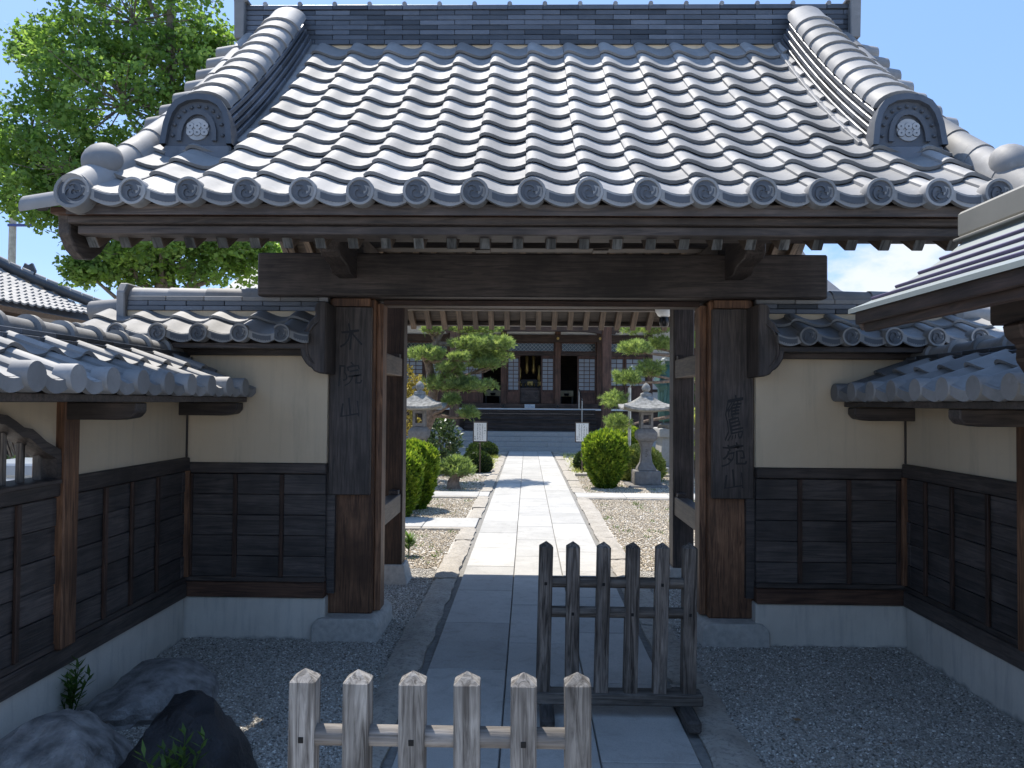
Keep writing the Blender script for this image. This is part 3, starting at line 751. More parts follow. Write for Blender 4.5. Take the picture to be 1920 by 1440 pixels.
    bmesh.ops.bevel(bm, geom=bm.edges[:], offset=.008, segments=1, affect='EDGES')
    link('foundation_stone', finish(bm, 'post_stone', STONE), gate, (cx_, 6.895, 0))
    tx = (ra_+rb_)/2 + (.03 if k == 0 else -.03)
    for z0, z1, nm in ((1.825, 1.985, 0), (.625, .79, 1)):
        tie = box('tie_beam', tx-.05, tx+.05, 5.54, 6.80, z0, z1, WYR, gate, .006)
        box('wedge', tx-.04, tx+.04, 6.70, 6.797, z1+.001, z1+.035, WY, tie, .003)
lint = box('lintel', -1.835, 2.0, 5.155, 5.50, 2.31, 2.605, WX, gate, .01)
box('head_jamb', LPX[1]+.046, RPX[0]-.046, 5.32, 5.47, 2.27, 2.308, WXR, gate, .004)
box('post_cap', LPX[0]+.03, LPX[1]-.03, 5.225, 5.258, 2.25, 2.306, WZR, gate, .003); box('post_cap', RPX[0]+.03, RPX[1]-.03, 5.225, 5.258, 2.25, 2.306, WZR, gate, .003)
for xx in (-.35, .55):   # struts from lintel to ridge
    box('roof_strut', xx-.06, xx+.06, 5.82, 5.94, 2.76, 3.42, WZ, gate, .006)
box('tie_beam', -1.3, 1.5, 5.80, 5.96, 2.77, 2.92, WX, gate, .006)
lamp = thing('eave_lamp', (1.30, 7.35, 2.52), 'white globe lamp hanging under the rear eave beside the right rear post', 'lamp')
link('globe', lathe_mesh('globe', [(.02, .0), (.06, .02), (.085, .06), (.09, .10), (.075, .15), (.04, .17)], 16, LAMPW, 60), lamp, (1.30, 7.35, 2.42))
link('lamp_socket', lathe_mesh('lamp_socket', [(.03, -.085), (.045, -.07), (.05, -.03), (.045, .004)], 14, BLACKM), lamp, (1.30, 7.35, 2.42))
box('lamp_arm', 1.285, 1.315, 7.34, 7.36, 2.585, 2.70, BLACKM, lamp, .002)
tube('pale_upright', [(1.315, 7.02, .3), (1.315, 7.02, 2.48)], .014, STEEL, gate, 8)  # thin pale upright beside the right rear post

# ================================================================ PLASTER WALLS
def wall_frame(o, ex, ny):
    """Local frame of a wall face: u along the wall, d outward (towards the viewer's side), z up."""
    ex, ny, o = Vector(ex), Vector(ny), Vector(o)
    return lambda u, d, z: o + ex*u + ny*d + Vector((0, 0, z))
def wbox(name, P, u0, u1, d0, d1, z0, z1, mat, parent, bev=.005):
    a, b = P(u0, d0, z0), P(u1, d1, z1)
    return box(name, min(a.x, b.x), max(a.x, b.x), min(a.y, b.y), max(a.y, b.y), z0, z1, mat, parent, bev)
def planking(P, w, u0, u1, z0, z1, n, mat):
    zz = [z0 + (z1-z0)*i/n for i in range(n+1)]
    for i in range(n):
        j = random.uniform(-.012, .012) if 0 < i else 0
        wbox('plank', P, u0+.002, u1-.002, -.03, .002+.004*((n-i) % 2)+random.uniform(0, .003), zz[i]+.001, zz[i+1]-.003, mat, w, .002)
SIDE_TILE = {}
def wall_roof(P, w, ex, ny, u_list, wt, d_eave, z_eave, d_ridge, z_ridge, nrow, emblem, partial=()):
    """Tile rows on the visible slope; u_list gives each column's left edge as the viewer sees it."""
    ex, ny = Vector(ex), Vector(ny)
    run, rise = d_eave-d_ridge, z_ridge-z_eave; Ls = math.hypot(run, rise); th = math.atan2(rise, run); st = Ls/nrow
    u0, u1 = min(list(u_list)+[q[0]+q[1] for q in partial]), max([q+wt for q in u_list]+[q[0]+q[2]-.02 for q in partial])
    vs = [P(u0, d_eave-.02, z_eave-.015), P(u1, d_eave-.02, z_eave-.015), P(u1, d_ridge, z_ridge-.015), P(u0, d_ridge, z_ridge-.015), P(u0, 2*d_ridge-d_eave, z_eave-.015), P(u1, 2*d_ridge-d_eave, z_eave-.015),
          P(u0, d_eave-.02, z_eave-.045), P(u1, d_eave-.02, z_eave-.045), P(u0, 2*d_ridge-d_eave, z_eave-.045), P(u1, 2*d_ridge-d_eave, z_eave-.045)]
    bed = link('tile_bed', pydata('tile_bed', vs, [(0, 1, 2, 3), (3, 2, 5, 4), (6, 7, 1, 0), (8, 9, 7, 6), (4, 5, 9, 8), (0, 3, 4, 8, 6), (1, 7, 9, 5, 2)], WX), w)
    key = (round(wt, 3), round(st, 3), emblem)
    if key not in SIDE_TILE:
        SIDE_TILE[key] = (tile_mesh(wt, st+.05), eave_mesh(wt, st+.05, th, emblem, r=.06, drop=.058))
    tmm, emm = SIDE_TILE[key]
    eu = (ny*-math.cos(th)+Vector((0, 0, math.sin(th))))
    n = (ny*math.sin(th)+Vector((0, 0, math.cos(th))))
    for r in range(nrow):
        for u in u_list:
            p = P(u, d_eave-run*r/nrow, z_eave+rise*r/nrow) + n*.016
            link('eave_tile' if r == 0 else 'roof_tile', emm if r == 0 else tmm, bed, p, frame(ex, eu) @ Matrix.Rotation(random.uniform(-.006, .006), 3, 'Z'))
        for u, lo, hi in partial:      # cut tiles where the coping meets the gate
            src = emm if r == 0 else tmm; b2 = bmesh.new(); b2.from_mesh(src)
            for co, no in (((lo, 0, 0), (-1, 0, 0)), ((hi, 0, 0), (1, 0, 0))):
                bmesh.ops.bisect_plane(b2, geom=b2.verts[:]+b2.edges[:]+b2.faces[:], plane_co=co, plane_no=no, clear_outer=True)
            me = bpy.data.meshes.new('cut_tile'); b2.to_mesh(me); b2.free(); mats_on(me, list(src.materials))
            link('cut_tile', me, bed, P(u, d_eave-run*r/nrow, z_eave+rise*r/nrow) + n*.016, frame(ex, eu))
    return bed

# --- wing walls either side of the gate (facing the viewer)
def wing(name, label, xa, xb, inner_x, batts, cols, ridge_x0, ridge_x1, endsgn, partial):
    w = thing(name, ((xa+xb)/2, 5.25, 0), label, 'wall', 'plaster walls around the gate forecourt')
    P = wall_frame((0, 5.17, 0), (1, 0, 0), (0, -1, 0))
    box('concrete_base', xa, xb, 5.172, 5.33, -.05, .278, CONC, w, .006)
    box('sill_beam', xa, xb, 5.15, 5.34, .281, .382, WXR, w, .006)
    box('sill_lip', xa, xb, 5.158, 5.33, .384, .418, WX, w, .005)
    ed = sorted([xa]+batts+[xb])
    for a, b in zip(ed, ed[1:]): planking(P, w, a, b, .42, 1.108, 5, PLANK_X)
    box('back_board', xa-(.0 if endsgn < 0 else .05), xb+(.05 if endsgn < 0 else 0), 5.216, 5.32, .30, 1.15, PLANK_X, w, 0)
    for bx in batts: box('batten', bx-.014, bx+.014, 5.145, 5.163, .42, 1.106, BATT, w, .003)
    box('middle_rail', xa, xb, 5.146, 5.33, 1.112, 1.180, WX, w, .005)
    box('plaster_panel', xa, xb, 5.172, 5.32, 1.182, 1.925, PLAST, w, 0)
    box('wall_plate', xa, xb, 5.10, 5.36, 1.905, 1.955, WX, w, .005)
    wall_roof(P, w, (1, 0, 0), (0, -1, 0), cols, .265, .265, 1.985, -.16, 2.185, 2, True, partial)
    # ridge
    yc = 5.335
    box('ridge_plaster', ridge_x0, ridge_x1, yc-.10, yc+.10, 2.14, 2.215, PLAST, w, 0)
    for k in range(3):
        x = ridge_x0-(.12 if k % 2 else 0)
        while x < ridge_x1-.02:
            a, b = max(x, ridge_x0), min(x+.265, ridge_x1)
            if b-a > .03: box('ridge_tile', a+.0015, b-.0015, yc-.115+.006*k, yc+.115-.006*k, 2.216+k*.034, 2.248+k*.034, NOSHI if k < 2 else TILE, w, .003)
            x += .265
    x = ridge_x0; cm = cap_mesh(.17, .27, .07, False)
    while x < ridge_x1-.1:
        link('cap_tile', cm, w, (x, yc, 2.318), frame((0, -1, 0), (1, 0, 0)))
        tube('cap_band', [(x+.002, yc-.087, 2.322), (x+.002, yc-.06, 2.375), (x+.002, yc, 2.394), (x+.002, yc+.06, 2.375), (x+.002, yc+.087, 2.322)], .006, TILE, w, 6) if False else None
        x += .265
    xe = ridge_x0 if endsgn < 0 else ridge_x1
    prism('ogre_tile', [(yc-.14, 2.16), (yc+.14, 2.16), (yc+.145, 2.34), (yc+.10, 2.405), (yc-.10, 2.405), (yc-.145, 2.34)], 'x', xe-.03+.03*endsgn, xe+.03+.03*endsgn, TILE, w, .008)
    bm = bmesh.new(); bm_tube(bm, [(xe+.05*endsgn, yc, 2.24), (xe+.30*endsgn, yc, 2.215)], .075, 14)
    link('end_roll', finish(bm, 'end_roll', TILE, 40), w)
    return w
wing('wing_wall', 'plaster and plank wall with tiled coping joining the gate post on the tree side', -3.0, -1.351, -1.351, [-2.262, -1.96, -1.645],
     [-1.603-.265*k for k in range(1, 6)], -2.76, -1.37, -1, [(-1.603, -.01, .20)])
wing('wing_wall', 'plaster and plank wall with tiled coping joining the gate post beside the metal roofed shelter', 1.526, 3.2, 1.526, [1.811, 2.134, 2.46],
     [1.735+.265*k for k in range(5)], 1.545, 2.86, 1, [(1.47, .11, .28)])

# --- side walls running towards the viewer
def side_wall(name, label, xf, sg, y0, y1, batts, posts, eave_d, window):
    """xf: face; sg=+1 when the face looks towards +x."""
    w = thing(name, (xf-sg*.08, (y0+y1)/2, 0), label, 'wall', 'plaster walls around the gate forecourt')
    ex = (0, sg, 0)
    P = wall_frame((xf, 0, 0), (0, 1, 0), (sg, 0, 0))
    wbox('concrete_base', P, y0, y1, -.15, -.002, -.05, .278, CONC, w, .006)
    wbox('sill_beam', P, y0, y1, -.15, .02, .281, .382, WY, w, .006)
    wbox('sill_lip', P, y0, y1, -.15, .012, .384, .418, WY, w, .005)
    ed = sorted([y0]+batts+posts+[y1])
    for a, b in zip(ed, ed[1:]): planking(P, w, a, b, .42, 1.125, 5, PLANK_Y)
    wbox('back_board', P, y0, y1, -.12, -.033, .30, 1.15, PLANK_Y, w, 0)
    for by in batts: wbox('batten', P, by-.014, by+.014, .008, .026, .42, 1.126, BATT, w, .003)
    for py in [q for q in posts if abs(q-5.07) > .01]: wbox('wall_post', P, py-.062, py+.062, -.12, .045, .385, 1.60, WZR, w, .006)
    wbox('corner_post', P, y1-.03, y1-.002, -.12, .034, .42, 1.127, WZR, w, .004); wbox('corner_post', P, y1-.012, y1-.001, -.12, .010, 1.216, 1.60, WZ, w, .003)
    wbox('middle_rail', P, y0, y1, -.14, .026, 1.128, 1.215, WY, w, .005)
    if window is None:
        wbox('plaster_panel', P, y0, y1, -.14, -.002, 1.216, 1.61, PLAST, w, 0)
    else:
        yc, hw = window
        half = [(1.0, 1.216), (1.0, 1.28), (.98, 1.355), (.88, 1.375), (.76, 1.40), (.66, 1.432), (.56, 1.462), (.44, 1.472), (.34, 1.500), (.22, 1.528), (.10, 1.536), (0, 1.53)]
        arch = [(yc+hw*t, z) for t, z in half] + [(yc-hw*t, z) for t, z in half[-2::-1]]
        pts = [(y1, 1.216), (y1, 1.61), (y0, 1.61), (y0, 1.216)] + [(yc-hw, 1.216)] + arch[::-1][1:-1] + [(yc+hw, 1.216)]
        prism('plaster_panel', pts, 'x', xf-sg*.07, xf-sg*.002, PLAST, w)
        inn = [(yc+(y-yc)*.94, 1.216 if z < 1.22 else z-.042) for y, z in arch]
        ring = arch + inn[::-1]
        # moulded ogee frame in two quads strips, front and back
        bm = bmesh.new(); xs = (xf+sg*.03, xf-sg*.075)
        A = [[bm.verts.new((x, y, z)) for y, z in arch] for x in xs]; B = [[bm.verts.new((x, y, z)) for y, z in inn] for x in xs]
        for i in range(len(arch)-1):
            for q in ((A[0][i], A[0][i+1], B[0][i+1], B[0][i]), (A[1][i], A[1][i+1], B[1][i+1], B[1][i]), (A[0][i], A[0][i+1], A[1][i+1], A[1][i]), (B[0][i], B[0][i+1], B[1][i+1], B[1][i])): bm.faces.new(q)
        win = link('lattice_window', finish(bm, 'lattice_window', WY, 40), w)
        nb = 8
        for i in range(nb):
            y = yc-hw*.86+hw*1.72*i/(nb-1); t = abs(y-yc)/hw/.94; zt = 1.25
            for (ta, za), (tb_, zb) in zip(half, half[1:]):
                if tb_ <= t <= ta: zt = za+(zb-za)*(ta-t)/max(ta-tb_, 1e-6); break
            wbox('window_bar', P, y-.014, y+.014, -.06, -.03, 1.212, max(zt-.036, 1.26), DGREY_Z, win, .003)
        wbox('window_sill', P, yc-hw, yc+hw, -.15, .035, 1.190, 1.214, WY, win, .004)
    wbox('wall_plate', P, y0, y1, -.16, .05, 1.585, 1.63, WY, w, .005)
    cols = []
    k = 0
    if sg > 0:
        u = y1-.02-.262
        while u > y0: cols.append(u); u -= .262
        ue = cols
    else:
        u = y1-.02
        ue = []
        while u-.262 > y0: ue.append(u); u -= .262
    # viewer-left edge of each column
    Pl = wall_frame((xf, 0, 0), (0, sg, 0), (sg, 0, 0))
    lst = [c for c in ue] if sg > 0 else [-c for c in ue]
    wall_roof(Pl, w, (0, sg, 0), (sg, 0, 0), lst, .262, eave_d, 1.635, -.06, 1.855, 2, False)
    # arms carrying the eave
    for py in posts:
        a = [(-.04, 1.50), (eave_d-.14, 1.50), (eave_d-.07, 1.512), (eave_d-.045, 1.54), (eave_d-.045, 1.586), (-.04, 1.586)]
        prism('eave_arm', [(xf+sg*d, z) for d, z in a], 'y', py-.055, py+.055, WX, w, .006)
    xc = xf-sg*.075
    wbox('ridge_plaster', P, y0, y1, -.15, 0, 1.80, 1.862, PLAST, w, 0)
    for k in range(2):
        y = y0-(.12 if k else 0)
        while y < y1-.02:
            a, b = max(y, y0), min(y+.262, y1)
            if b-a > .03: box('ridge_tile', xc-.105+.015*k, xc+.105-.015*k, a+.0015, b-.0015, 1.863+k*.028, 1.889+k*.028, NOSHI, w, .003)
            y += .262
    cm = cap_mesh(.125, .262, .062, True, 1.32)
    y = y1
    while y > y0:
        link('cap_tile', cm, w, (xc, y-.262, 1.918), frame((1, 0, 0), (0, 1, 0))); y -= .262
    return w
side_wall('side_wall', 'plank and plaster wall with an arched lattice window and tiled coping', -2.29, 1, .9, 5.14, [3.41, 4.127, 4.408, 4.716], [3.765, 5.07, 2.55], .43, (3.19, .515))
side_wall('side_wall', 'plank and plaster wall with tiled coping below the metal roofed shelter', 2.50, -1, .9, 5.14, [4.86, 4.56, 4.208, 3.51, 3.16], [3.86, 5.07, 2.6], .43, None)

# ================================================================ BARRIER FENCES
def fence(name, label, x0, y0, gz, gx, gy, tilt=0, up=0):
    t = thing(name, (x0+.37, y0, .03), label, 'fence', 'low picket barriers on the path'); w, h = .068, .87-up*.4
    # mesh origin on the post, pyramidal head
    bm = bmesh.new(); b = w/2
    vb = [bm.verts.new((x, y, .0)) for x, y in ((-b, -b), (b, -b), (b, b), (-b, b))]
    vt = [bm.verts.new((v.co.x, v.co.y, h-.085-.028)) for v in vb]; ap = bm.verts.new((0, 0, h-.085))
    for i in range(4):
        j = (i+1) % 4; bm.faces.new((vb[i], vb[j], vt[j], vt[i])); bm.faces.new((vt[i], vt[j], ap))
    bm.faces.new(vb[::-1])
    bmesh.ops.bevel(bm, geom=[e for e in bm.edges if abs(e.verts[0].co.z-e.verts[1].co.z) > .1], offset=.004, segments=1, affect='EDGES')
    pm = finish(bm, 'picket', gz)
    for i in range(6):
        x = x0+i*.1465
        p = link('picket', pm, t, (x, y0, .115), Matrix.Rotation(random.uniform(-.010, .010)+tilt, 3, 'Y') @ Matrix.Rotation(random.uniform(-.06, .06), 3, 'Z') @ Matrix.Rotation(random.uniform(-.006, .006), 3, 'X'))
        z = (.695, .545)[i % 2]-.012+up
        o = box('peg', x-.007, x+.007, y0-.0355, y0-.028, z, z+.016, PEGM, p, .001)
    for z0, z1 in ((.665+up, .722+up), (.515+up, .572+up)):
        bm = bmesh.new(); bm_tube(bm, [(x0-.02, y0, (z0+z1)/2), (x0+.76, y0, (z0+z1)/2)], (z1-z0)/2, 8)
        link('rail', finish(bm, 'rail', gx, 50), t, (0, 0, 0))
    # cut the rail inside posts is hidden; ground sill on two cross feet
    box('ground_sill', x0-.065, x0+.80, y0-.05, y0+.05, .092, .150, gx, t, .006)
    for xf in (x0+.02, x0+.715): box('foot', xf-.035, xf+.035, y0-.24, y0+.22, .036, .098, gy, t, .012)
    return t
GREY_Y = wood('grey_weathered_foot', (.13, .115, .10), (.34, .31, .28), 'y', .75, .25)
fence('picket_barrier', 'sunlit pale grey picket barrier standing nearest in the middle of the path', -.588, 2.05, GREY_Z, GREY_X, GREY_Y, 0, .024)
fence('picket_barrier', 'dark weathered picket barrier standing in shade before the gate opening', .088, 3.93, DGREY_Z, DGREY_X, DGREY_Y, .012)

# ================================================================ ROCKS AND WEEDS
def rock(name, c, r, mat, label, seed, lo=.62, sub=4, group=None):
    from mathutils import noise as mn
    g = random.Random(seed); bm = bmesh.new(); bmesh.ops.create_icosphere(bm, subdivisions=sub, radius=1)
    ax = [Vector((g.uniform(-1, 1), g.uniform(-1, 1), g.uniform(-.4, 1))).normalized() for _ in range(9)]; of = [g.uniform(lo, .97) for _ in ax]
    for v in bm.verts:
        d = v.co.normalized(); k = 1.0
        for a, o in zip(ax, of):
            q = d.dot(a)
            if q > 0: k = min(k, o/max(q, .01))
        n = mn.fractal(d*2.1+Vector((seed, 0, 0)), .9, 2.1, 5)
        k *= 1+.10*n + .035*mn.noise(d*9+Vector((0, seed, 0))) + .015*mn.noise(d*26)
        v.co = Vector((d.x*r[0]*k, d.y*r[1]*k, d.z*r[2]*k))
    o = link(name, finish(bm, name, mat, 24), None, c); return tag(o, label, 'rock', group)
rock('boulder', (-1.42, 3.25, -.03), (.28, .30, .37), BROCK, 'black rounded boulder on the gravel beside the nearest barrier', 5, lo=.84)
rock('boulder', (-1.98, 4.05, .02), (.34, .42, .17), ROCK, 'flat grey brown rock in the gravel against the plank wall', 8)
rock('boulder', (-1.98, 3.15, .03), (.33, .40, .24), ROCK, 'pale mottled rock at the foot of the arched window wall', 21)
def leaf_tris(C, D, N, L, Wd):
    """Diamond leaves: base C, direction D, width along N."""
    a = C; b = C + D*L[:, None]*.45 + N*Wd[:, None]*.5; c = C + D*L[:, None]; d = C + D*L[:, None]*.45 - N*Wd[:, None]*.5
    V = np.stack([a, b, c, d], 1).reshape(-1, 3); n = len(C); F = np.arange(4*n).reshape(n, 4); return V, F
def unit(v): return v/np.maximum(np.linalg.norm(v, axis=-1, keepdims=True), 1e-9)
def weed(name, c, h, n, label, seed, mat=WEED, spread=.5, ll=.07):
    g = np.random.default_rng(seed); t = thing(name, c, label, 'weed')
    bm = bmesh.new(); Cs, Ds = [], []
    for s in range(n):
        az = g.uniform(0, 6.28); lean = g.uniform(.05, spread); hh = h*g.uniform(.6, 1.05)
        tip = np.array(c) + [math.cos(az)*lean*hh, math.sin(az)*lean*hh, hh]
        bm_tube(bm, [tuple(c), tuple((np.array(c)*.45+tip*.55)+[0, 0, .02]), tuple(tip)], [.004, .003, .0015], 5)
        for k in range(16):
            f = .25+.75*k/15; p = np.array(c)*(1-f)+tip*f + [0, 0, .02*math.sin(f*3.1)]; a2 = k*2.4
            Cs.append(p); Ds.append([math.cos(a2), math.sin(a2), .35+.5*f])
    link('stem', finish(bm, 'stem', WEED, 40), t)
    C = np.array(Cs); D = unit(np.array(Ds)); N = unit(np.cross(D, [0, 0, 1.])); k = len(C)
    V, F = leaf_tris(C, D, N, g.uniform(.7, 1.2, k)*ll, g.uniform(.8, 1.2, k)*ll*.24)
    link('foliage', np_mesh('foliage', V, F, mat, g.random(k)), t)
weed('weed_plant', (-2.25, 3.80, .0), .27, 8, 'bushy green weed growing against the concrete base of the window wall', 1)
weed('weed_plant', (-1.32, 2.95, .0), .31, 7, 'small bright green weed in front of the black boulder', 2)
g = np.random.default_rng(9)
LEAF_L = ('tan dry leaf lying closest to the dark barrier on the right gravel', 'brown dry leaf lying between two others on the right gravel', 'dry leaf lying nearest the right side wall on the gravel', 'dry leaf lying on the gravel just before the right gate post stone')
for i, (x, y) in enumerate(((1.62, 3.25), (1.98, 3.42), (2.1, 3.12), (1.35, 3.95))):
    C = np.array([[x, y, .018]]); a = g.uniform(0, 6.28); D = np.array([[math.cos(a), math.sin(a), .15]]); N = np.array([[-math.sin(a), math.cos(a), .3]])
    V, F = leaf_tris(C, D, N, np.array([.055]), np.array([.026]))
    tag(link('fallen_leaf', np_mesh('fallen_leaf', V, F, DRY, [g.random()])), LEAF_L[i], 'leaf', 'dry leaves on the gravel')
k = 260; C = np.column_stack([np.where(g.random(k) < .55, g.uniform(1.06, 2.45, k), g.uniform(-1.7, -.85, k)), g.uniform(2.5, 5.0, k), np.full(k, .012)])
a_ = g.uniform(0, 6.283, k); D = np.column_stack([np.cos(a_), np.sin(a_), g.normal(0, .2, k)]); N = np.column_stack([-np.sin(a_), np.cos(a_), g.normal(.1, .3, k)])
V, F = leaf_tris(C, D, N, g.uniform(.010, .032, k), g.uniform(.004, .012, k)); tag(link('leaf_litter', np_mesh('leaf_litter', V, F, DRY, g.random(k))), kind='stuff')
# sparse grass tufts on the sunlit gravel
def blades(name, areas, n, hmin, hmax, seed, mat, label=None):
    g = np.random.default_rng(seed); Cs = []
    for (x0, x1, y0, y1, k) in areas:
        for _ in range(int(n*k)):
            cx, cy = g.uniform(x0, x1), g.uniform(y0, y1); m_ = g.integers(5, 16)
            Cs.append(np.column_stack([g.normal(cx, .035, m_), g.normal(cy, .035, m_), np.zeros(m_)]))
    C = np.concatenate(Cs); k = len(C); D = unit(np.column_stack([g.normal(0, .45, k), g.normal(0, .45, k), np.ones(k)])); N = unit(np.cross(D, g.normal(size=(k, 3))))
    V, F = leaf_tris(C, D, N, g.uniform(hmin, hmax, k), np.full(k, .009)); return tag(link(name, np_mesh(name, V, F, mat, g.random(k))), kind='stuff')
blades('grass', [(-2.6, -.9, 7.6, 9.5, 1.0), (1.1, 3.2, 7.6, 12.7, 2.2), (-2.4, -.9, 10.6, 12.7, .5), (-1.6, -.85, 13.7, 21, 1.2), (1.08, 4, 13.7, 16.8, .6)], 26, .02, .07, 5, WEED)
blades('grass', [(1.06, 1.9, 17.2, 23.8, 3), (-1.3, -.84, 17.5, 22.5, 2.0), (2.0, 4.6, 17.1, 18, 2)], 70, .05, .16, 6, AZAL)
weed('weed_plant', (-1.22, 8.0, .0), .22, 4, 'thin bright grass clump on the sunlit gravel by the left rear post', 12, WEED, .5, .12)

# ================================================================ SHELTER WITH METAL ROOF (right)
sh = thing('shelter', (2.2, 1.9, 0), 'open shelter with a seamed pale metal roof and brown rafters beside the gate', 'shelter')
SY0, SY1, SXR = .45, 3.15, 1.765
pf = [(1.303, 1.989), (1.372, 2.016), (1.441, 2.048), (1.505, 2.083), (1.570, 2.123), (1.637, 2.166), (1.703, 2.213), (1.80, 2.295)]
def shelter_slope(nm, pf, mir):
    q = [(2*SXR+.03-x, z) for x, z in pf] if mir else pf
    return prism(nm, q+[(x, z-.018) for x, z in q[::-1]], 'y', SY0, SY1, METAL_R, sh)
slope = shelter_slope('metal_roof', pf, False); shelter_slope('metal_roof', pf, True)
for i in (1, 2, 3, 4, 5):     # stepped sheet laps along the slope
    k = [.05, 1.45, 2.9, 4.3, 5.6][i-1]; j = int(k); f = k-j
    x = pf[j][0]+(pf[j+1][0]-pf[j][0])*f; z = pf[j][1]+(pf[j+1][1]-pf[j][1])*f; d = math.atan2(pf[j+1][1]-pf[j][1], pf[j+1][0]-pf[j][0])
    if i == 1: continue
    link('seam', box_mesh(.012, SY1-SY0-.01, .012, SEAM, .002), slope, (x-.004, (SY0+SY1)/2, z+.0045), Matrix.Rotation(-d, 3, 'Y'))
box('ridge_cap', 1.752, 1.845, SY0-.02, 2.55, 2.285, 2.392, METAL_C, sh, .012); box('ridge_cap', 1.752, 1.845, 2.556, SY1+.02, 2.285, 2.392, METAL_C, sh, .012)
box('ridge_cap_lip', 1.738, 1.86, SY0-.02, SY1+.024, 2.272, 2.283, METAL_C, sh, .003)
box('eave_board', 1.318, 1.335, SY0+.02, SY1-.03, 1.925, 1.976, SOFFB, sh, .004); box('eave_board', 1.345, 1.372, SY0+.03, SY1-.05, 1.895, 1.955, SOFFB, sh, .004)
th_ = math.atan2(.58, 1)
for i in range(13):
    y = SY1-.12-i*.2
    o = link('rafter', box_mesh(.62, .045, .055, SOFFB, .004), sh, (1.66, y, 2.088), Matrix.Rotation(-th_, 3, 'Y'))
prism('soffit', [(1.36, 1.955), (1.80, 2.21), (1.80, 2.222), (1.36, 1.967)], 'y', SY0+.02, SY1-.02, SOFFB, sh)
prism('verge_board', [(1.335, 1.93), (1.35, 1.90), (1.40, 1.93), (1.80, 2.15), (1.80, 2.255), (1.703, 2.185), (1.57, 2.095), (1.441, 2.022), (1.36, 1.985)], 'y', SY1-.05, SY1-.015, SOFFB, sh, .005)
box('eave_beam', 1.72, 1.84, SY0+.1, SY1-.25, 1.90, 2.02, SOFFB, sh, .01)
arm = [(1.655, 1.885), (1.665, 1.84), (1.705, 1.81), (1.70, 1.76), (1.74, 1.70), (1.755, 1.64), (1.80, 1.60), (1.86, 1.585), (1.95, 1.58), (1.95, 1.898), (1.70, 1.898)]
prism('carved_arm', arm, 'y', 2.62, 2.72, SOFFB, sh, .008)
for yy in (2.67, .8): box('shelter_post', 1.90, 2.04, yy-.07, yy+.07, .0, 1.90, SOFFB, sh, .01)
for yy in (2.67, .8): box('shelter_post', 2.28, 2.42, yy-.07, yy+.07, .0, 2.0, SOFFB, sh, .01) if False else None

# ================================================================ PLANTS
def sphere_pts(g, n):
    v = g.normal(size=(n, 3)); return unit(v)
def crown_mesh(name, C, D, L, Wd, mat, g, roll=None, var=None):
    N = unit(np.cross(D, g.normal(size=D.shape))); V, F = leaf_tris(C, D, N, L, Wd)
    return np_mesh(name, V, F, mat, g.random(len(C)) if var is None else var)
def clipped_bush(name, c, prof_, n, leaf, mat, label, seed, sq=1.0, group=None, upw=.5, lean=0, cat='bush', wf=.42):
    """A clipped shrub: short sprays standing out of a solid of revolution given as (radius, height) pairs."""
    g = np.random.default_rng(seed); t = thing(name, c, label, cat, group)
    hs = np.array([p[1] for p in prof_]); rs_ = np.array([p[0] for p in prof_])
    seg = np.hypot(np.diff(hs), np.diff(rs_))*(rs_[1:]+rs_[:-1]+.02); cum = np.concatenate([[0], np.cumsum(seg)]); cum /= cum[-1]
    q = g.random(n); h = np.interp(q, cum, hs); r = np.interp(q, cum, rs_); a = g.uniform(0, 2*np.pi, n)
    lump = 1+.05*np.sin(a*5+seed)*np.sin(h*9)+.035*np.sin(a*11+h*17)
    r = r*lump*(1-g.random(n)**2.5*.16); h = h - g.random(n)**2*.04
    e = 1e-3; slope = (np.interp(h+.02, hs, rs_)-np.interp(h-.02, hs, rs_))/.04
    out = unit(np.column_stack([np.cos(a), np.sin(a), -np.clip(slope, -6, 6)]))
    C = np.column_stack([c[0]+r*np.cos(a)*1.0, c[1]+r*np.sin(a)*sq, c[2]+h])
    D = unit(out + [0, 0, upw] + g.normal(0, .45, (n, 3)))
    C = C - D*leaf*.4
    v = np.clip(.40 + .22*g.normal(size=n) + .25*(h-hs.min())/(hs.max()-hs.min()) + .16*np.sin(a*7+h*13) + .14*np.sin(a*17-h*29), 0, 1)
    leaf = leaf*np.where(g.random(n) < .02, 1.45, 1.0)
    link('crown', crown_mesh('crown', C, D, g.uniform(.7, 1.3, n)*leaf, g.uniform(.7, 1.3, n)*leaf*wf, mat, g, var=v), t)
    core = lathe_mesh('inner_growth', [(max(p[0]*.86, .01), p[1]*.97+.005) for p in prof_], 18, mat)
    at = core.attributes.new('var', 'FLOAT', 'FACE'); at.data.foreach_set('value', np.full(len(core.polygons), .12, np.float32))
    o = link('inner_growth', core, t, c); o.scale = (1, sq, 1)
    link('trunk', lathe_mesh('trunk', [(.05, -.05), (.045, .12)], 8, BARK), t, c)
    return t
def egg(rmax, h, hmax=.68, base=.28, n=14):
    """Narrow foot, widest near the top, rounded crown."""
    pr = []
    for i in range(n+1):
        f = i/n; z = f*h
        if f < hmax: q = base+(1-base)*math.sin(f/hmax*math.pi/2)**.9
        else: q = math.sqrt(max(1-((f-hmax)/(1-hmax))**2.3, 0))
        pr.append((rmax*q, z))
    pr[-1] = (.01, h); return pr
def dome(r, h, n=10): return [(max(r*math.sqrt(max(1-(i/n-.38)**2/(.62**2 if i/n > .38 else .55**2), 0)), .01), h*i/n) for i in range(n+1)]
clipped_bush('clipped_conifer', (1.49, 14.65, .0), egg(.415, 1.09, .66, .34), 9000, .085, THUJA, 'bright green vase shaped clipped conifer beside the right stone lantern', 31, upw=.9)
